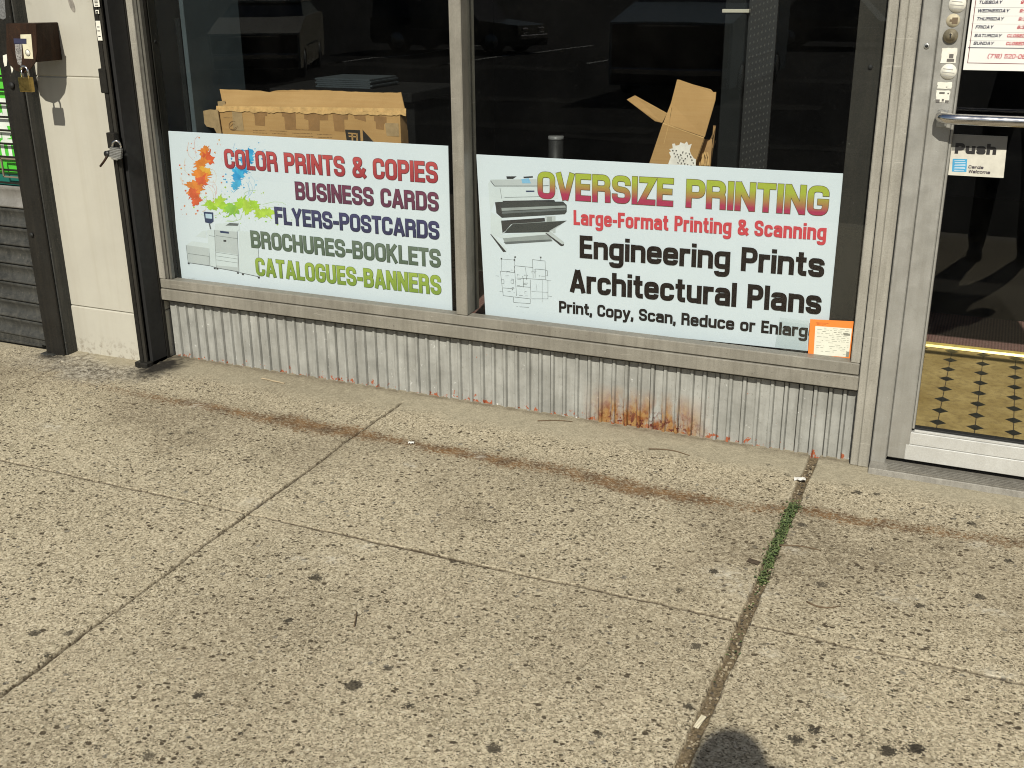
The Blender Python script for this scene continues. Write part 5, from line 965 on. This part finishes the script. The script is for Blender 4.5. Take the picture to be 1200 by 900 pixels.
# ------------------------------------------------------------------ the street across: seen only mirrored in the panes
def car(loc, rot, paint, label, L=4.6, Wd=1.8, H=1.45, suv=False, clad=False, nose=None):
    c = thing('parked_car', loc, label, 'car', 'cars parked across the street'); MX = Matrix.Translation(loc) @ Matrix.Rotation(rot, 4, 'Z')
    h = L / 2; bz = .22; hood = (.88 if suv else .80) if nose is None else nose + .28; hl, tl_ = .30 * L, .46 * L
    side = [(-h, .38), (-h + .06, bz)] + [(-h + .19 * L - .37 + .37 + .36 * math.cos(math.pi - k * math.pi / 8), bz + .36 * math.sin(math.pi - k * math.pi / 8)) for k in range(9)] + [(h - .18 * L + .36 * math.cos(math.pi - k * math.pi / 8), bz + .36 * math.sin(math.pi - k * math.pi / 8)) for k in range(9)] + [(h - .05, bz), (h, .40), (h - .03, hood - .12 if nose is None else nose), (h - .27 * L, hood), (-h + .02 if suv else -h + .16 * L, hood + .04), (-h + .03, hood - .02)]
    b = MB(); vs = []; n = len(side)
    for s, y in ((1, -Wd / 2), (.985, Wd / 2)): vs += [MX @ Vector((x, y, z)) for x, z in side]
    bm = bmesh.new(); A = [bm.verts.new(v) for v in vs[:n]]; B_ = [bm.verts.new(v) for v in vs[n:]]; bm.faces.new(A[::-1]); bm.faces.new(B_)
    for i in range(n): bm.faces.new((A[i], A[(i + 1) % n], B_[(i + 1) % n], B_[i]))
    bmesh.ops.recalc_face_normals(bm, faces=bm.faces[:]); b.bm(bm); b.build('body', paint, c)
    ch = [(-h + (.05 if suv else .12 * L), hood + .03), (-h + (.12 if suv else .24 * L), H), (h - .42 * L, H), (h - .27 * L, hood)]
    b = MB(); ins = .16; low = [MX @ Vector((ch[i][0], s * (Wd / 2 - .05), ch[i][1])) for s in (-1, 1) for i in (0, 3)]; up = [MX @ Vector((ch[i][0], s * (Wd / 2 - ins), ch[i][1])) for s in (-1, 1) for i in (1, 2)]
    b.add(low + up, [(0, 1, 5, 4), (2, 6, 7, 3), (0, 4, 6, 2), (1, 3, 7, 5), (4, 5, 7, 6)]); b.build('window', flat('car_glass', (.012, .014, .016), .06), c)
    b = MB(); b.box(ch[1][0] - .02, ch[2][0] + .05, -(Wd / 2 - ins + .02), Wd / 2 - ins + .02, H - .01, H + .045, .015, 0, MX); b.build('roof', paint, c)
    for s in (-1, 1):
        for x in (-h + .19 * L, h - .18 * L):
            b = MB(); y0, y1 = s * (Wd / 2 - .21), s * (Wd / 2 - .005)
            b.tube([MX @ Vector((x, y0, .33)), MX @ Vector((x, y0 + (y1 - y0) * .1, .33)), MX @ Vector((x, y1 - (y1 - y0) * .1, .33)), MX @ Vector((x, y1, .33))], [.29, .33, .33, .29], 28); w = b.build('wheel', M['tyre'], c)
            b = MB(); b.tube([MX @ Vector((x, y1 - s * .02, .33)), MX @ Vector((x, y1 + s * .006, .33))], [.215, .20], 20); b.build('rim', M['steel'], w)
    for s in (-1, 1):
        b = MB(); b.box(h - .06, h + .005, s * (Wd / 2 - .42) - .17, s * (Wd / 2 - .42) + .17, .56, .70, .02, 0, MX); b.build('headlight', M['chrome'], c)
        b = MB(); b.box(-h - .005, -h + .06, s * (Wd / 2 - .2) - .14, s * (Wd / 2 - .2) + .14, .60, .78, .02, 0, MX); b.build('tail_light', flat('tail_red', (.25, .01, .01), .2), c)
    b = MB(); b.box(h - .04, h + .03, -Wd / 2 + .06, Wd / 2 - .06, .40, .52, .02, 0, MX); b.box(-h - .03, h * 0 - h + .04, -Wd / 2 + .06, Wd / 2 - .06, .40, .52, .02, 0, MX); b.build('bumper', M['chrome'], c)
    b = MB()
    for s in (-1, 1): b.box(-h + .28 * L, h - .26 * L, s * (Wd / 2 + .004) - .006, s * (Wd / 2 + .004) + .006, .60, .63, .003, 0, MX)
    b.build('side_trim', M['chrome'], c)
    if clad:
        b = MB(); b.box(h - .02, h + .012, -Wd / 2 + .05, Wd / 2 - .05, .53, nose - .03, .01, 0, MX); b.box(h - .02, h + .012, -Wd / 2 + .05, Wd / 2 - .05, .25, .395, .01, 0, MX); g = b.build('grille', flat('maroon_grille', (.03, .008, .008), .25), c)
        b = MB(); b.box(h + .012, h + .022, -.5, .5, nose - .07, nose - .045, .003, 0, MX); b.build('grille_bar', M['chrome'], g)
    return c
M['tyre'] = flat('tyre_rubber', (.014, .014, .014), .8)
def paint(n, c): return flat(n, c, .18, .1, .02)
car((-4.95, -15.95, ROAD_Z), R(90), paint('blue_grey_paint', (.30, .37, .39)), 'blue grey high car facing the shop, mirrored at the top of the right window', L=4.7, H=1.8, suv=True, clad=True, nose=1.20, Wd=1.95)
car((-14.9, -17.1, ROAD_Z), R(62), paint('beige_paint', (.60, .55, .43)), 'beige car with dark grille and chrome bumper mirrored in the left window', L=4.8, clad=True, nose=.90)
car((-14.4, -25.2, ROAD_Z), R(3), paint('dark_green_paint', (.05, .06, .055)), 'dark van-like car with a silver bumper mirrored left of the mullion', L=4.7, H=1.75, suv=True)
car((-4.6, -30.4, ROAD_Z), R(0), paint('black_paint', (.012, .012, .014)), 'black sedan mirrored faintly near the right edge of the right window', L=4.6)

# ------------------------------------------------------------------ the photographer (shadow at the bottom, shoes mirrored in the door)
PX, PYY = .06, -3.70; GZ = SLOPE * PYY
ph = thing('person', (PX, PYY, GZ), 'person in dark clothes holding up a phone, seen only as shadow and mirrored shoes', 'person')
def skin(name, verts, edges, radii, mat, root=0, lvl=2):
    me = bpy.data.meshes.new(name); me.from_pydata([Vector(v) for v in verts], edges, [])
    o = bpy.data.objects.new(name, me); COL.objects.link(o); sk = o.modifiers.new('skin', 'SKIN'); sk.use_smooth_shade = True
    for i, r in enumerate(radii):
        d = me.skin_vertices[0].data[i]; d.radius = r if isinstance(r, tuple) else (r, r); d.use_root = (i == root)
    sb = o.modifiers.new('sub', 'SUBSURF'); sb.levels = sb.render_levels = lvl
    dg = bpy.context.evaluated_depsgraph_get(); m2 = bpy.data.meshes.new_from_object(o.evaluated_get(dg)); bpy.data.objects.remove(o)
    m2.name = name; m2.materials.clear(); m2.materials.append(mat); p = bpy.data.objects.new(name, m2); COL.objects.link(p); p.parent = ph; WORLD[p.name] = WORLD[ph.name]; return p
SK = flat('skin_tone', (.38, .22, .15), .5, 0, .06); HZ = 1.635 - GZ      # head centre height above the feet
head = (-.012, .115, HZ)
V_ = [(0, 0, .92), (0, -.005, 1.08), (0, .0, 1.26), (.0, .02, 1.48), (-.005, .06, 1.58), (-.01, .095, 1.65),
      (-.10, 0, .86), (-.12, .02, .48), (-.13, -.01, .10), (.10, 0, .86), (.13, .02, .48), (.14, -.01, .10),
      (-.19, .01, 1.46), (-.235, .06, 1.16), (-.165, .20, 1.38), (-.135, .255, 1.50),
      (.19, .01, 1.46), (.235, .06, 1.16), (.125, .20, 1.38), (.075, .255, 1.50)]
E_ = [(0, 1), (1, 2), (2, 3), (3, 4), (4, 5), (0, 6), (6, 7), (7, 8), (0, 9), (9, 10), (10, 11), (3, 12), (12, 13), (13, 14), (14, 15), (3, 16), (16, 17), (17, 18), (18, 19)]
R_ = [(.155, .11), (.14, .10), (.165, .115), (.12, .09), (.06, .06), (.055, .055), .085, .058, .042, .085, .058, .042, .066, .046, .034, .026, .066, .046, .034, .026]
grow = lambda r, k: tuple(a + k for a in r) if isinstance(r, tuple) else r + k
R2 = [grow(r, .012 if k not in (4, 5) else -.004) for k, r in enumerate(R_)]
CL = flat('dark_jacket_cloth', (.03, .035, .045), .85, 0, .15, 30, bump=.2); TR = flat('dark_trouser_cloth', (.018, .019, .024), .9, 0, .15, 30, bump=.2)
bd_ = skin('body', V_, E_, R2, SK, 0, 4); bd_.data.materials.append(CL); bd_.data.materials.append(TR)
wr = (Vector(V_[15]), Vector(V_[19]))
for p_ in bd_.data.polygons:                    # one continuous figure, dressed by region: jacket, trousers, bare neck and wrists
    c_ = p_.center; p_.use_smooth = True
    if (c_.z > 1.515 and abs(c_.x) < .10 and c_.y < .16) or min((c_ - w_).length for w_ in wr) < .055: p_.material_index = 0
    else: p_.material_index = 2 if c_.z < 1.0 and abs(c_.x) < .24 else 1
def pbuild(mb, name, mat, par=ph):
    off = Vector((PX, PYY, GZ)); mb.v = [tuple(Vector(v) + off) for v in mb.v]; return mb.build(name, mat, par)
b = MB(); hx_, hy_, hz_2 = head
b.ball(head, (.072, .092, .112)); b.ball((hx_, hy_ + .035, hz_2 - .055), (.055, .055, .055)); b.ball((hx_, hy_ + .096, hz_2 - .012), (.013, .020, .022)); b.ball((hx_, hy_ + .088, hz_2 - .052), (.024, .008, .006))
for s in (-1, 1): b.ball((hx_ + s * .074, hy_, hz_2 - .01), (.010, .020, .032))
hd2 = pbuild(b, 'head', SK)
for s in (-1, 1):
    b = MB(); b.ball((hx_ + s * .030, hy_ + .083, hz_2 + .008), (.013, .008, .008)); pbuild(b, 'eye', flat('eye_white', (.6, .6, .58), .3), hd2)
b = MB(); b.ball((hx_, hy_ - .014, hz_2 + .022), (.083, .094, .104)); b.ball((hx_, hy_ - .045, hz_2 - .03), (.076, .062, .07)); pbuild(b, 'hair', flat('dark_hair', (.015, .011, .008), .6))
for s, x in ((-1, -.13), (1, .14)):
    fp_ = [(-.030, -.075), (0, -.085), (.030, -.075), (.038, -.03), (.034, .03), (.046, .09), (.046, .135), (.030, .175), (.004, .188), (-.024, .175), (-.040, .13), (-.040, .08), (-.030, .03), (-.036, -.03)]
    b = MB(); b.prism([(x + px * s, py, .002) for px, py in fp_], (0, 0, .022), bev=.003); so_l = b
    b.ball((x, -.030, .052), (.037, .050, .050)); b.ball((x + s * .001, .030, .050), (.038, .075, .042)); b.ball((x + s * .003, .105, .036), (.043, .078, .032)); b.tube([(x, -.012, .05), (x, -.010, .09), (x, -.008, .125)], [.040, .046, .052], 16)
    sh = pbuild(b, 'shoe', flat('dark_shoe', (.02, .018, .017), .5))
off = Vector((PX, PYY, GZ))
PC = CAM - f_ * .016 - r_ * .0 + r_ * .045 - d_ * 0
phone = thing('phone', PC, 'slim dark phone held up in front of the photographer', 'phone')
MP = Matrix((( r_.x, -d_.x, -f_.x, PC.x), (r_.y, -d_.y, -f_.y, PC.y), (r_.z, -d_.z, -f_.z, PC.z), (0, 0, 0, 1)))
b = MB(); b.box(-.075, .075, -.037, .037, .002, .010, .002, 0, MP); b.build('phone_case', M['black_plastic'], phone)
b = MB(); b.box(-.071, .071, -.033, .033, .0101, .0106, 0, 0, MP); b.build('screen', flat('phone_screen', (.01, .01, .012), .1), phone)
for side, wx in ((-1, V_[15]), (1, V_[19])):
    w = off + Vector(wx); g = MP @ Vector((side * .070, -.010, .020)); b = MB()
    palm = w.lerp(g, .65); b.tube([w, w.lerp(g, .4), palm, g], [.024, .03, .036, .024], 14, squash=(1, .6))
    hand = b.build('hand', SK, ph)
    for k in range(4):
        a = MP @ Vector((side * .062, -.030 + k * .017, .024)); b1 = MP @ Vector((side * .088, -.028 + k * .017, .012)); c1 = MP @ Vector((side * .084, -.026 + k * .016, -.002)); d1 = MP @ Vector((side * (.070 - .003 * k), -.025 + k * .015, -.004))
        b = MB(); b.tube([a, b1, c1, d1], [.009, .0085, .008, .006], 10); b.build('finger', SK, hand)
    b = MB(); b.tube([palm, MP @ Vector((side * .060, -.038, .028)), MP @ Vector((side * .045, -.022, .018))], [.012, .0105, .008], 10); b.build('thumb', SK, hand)
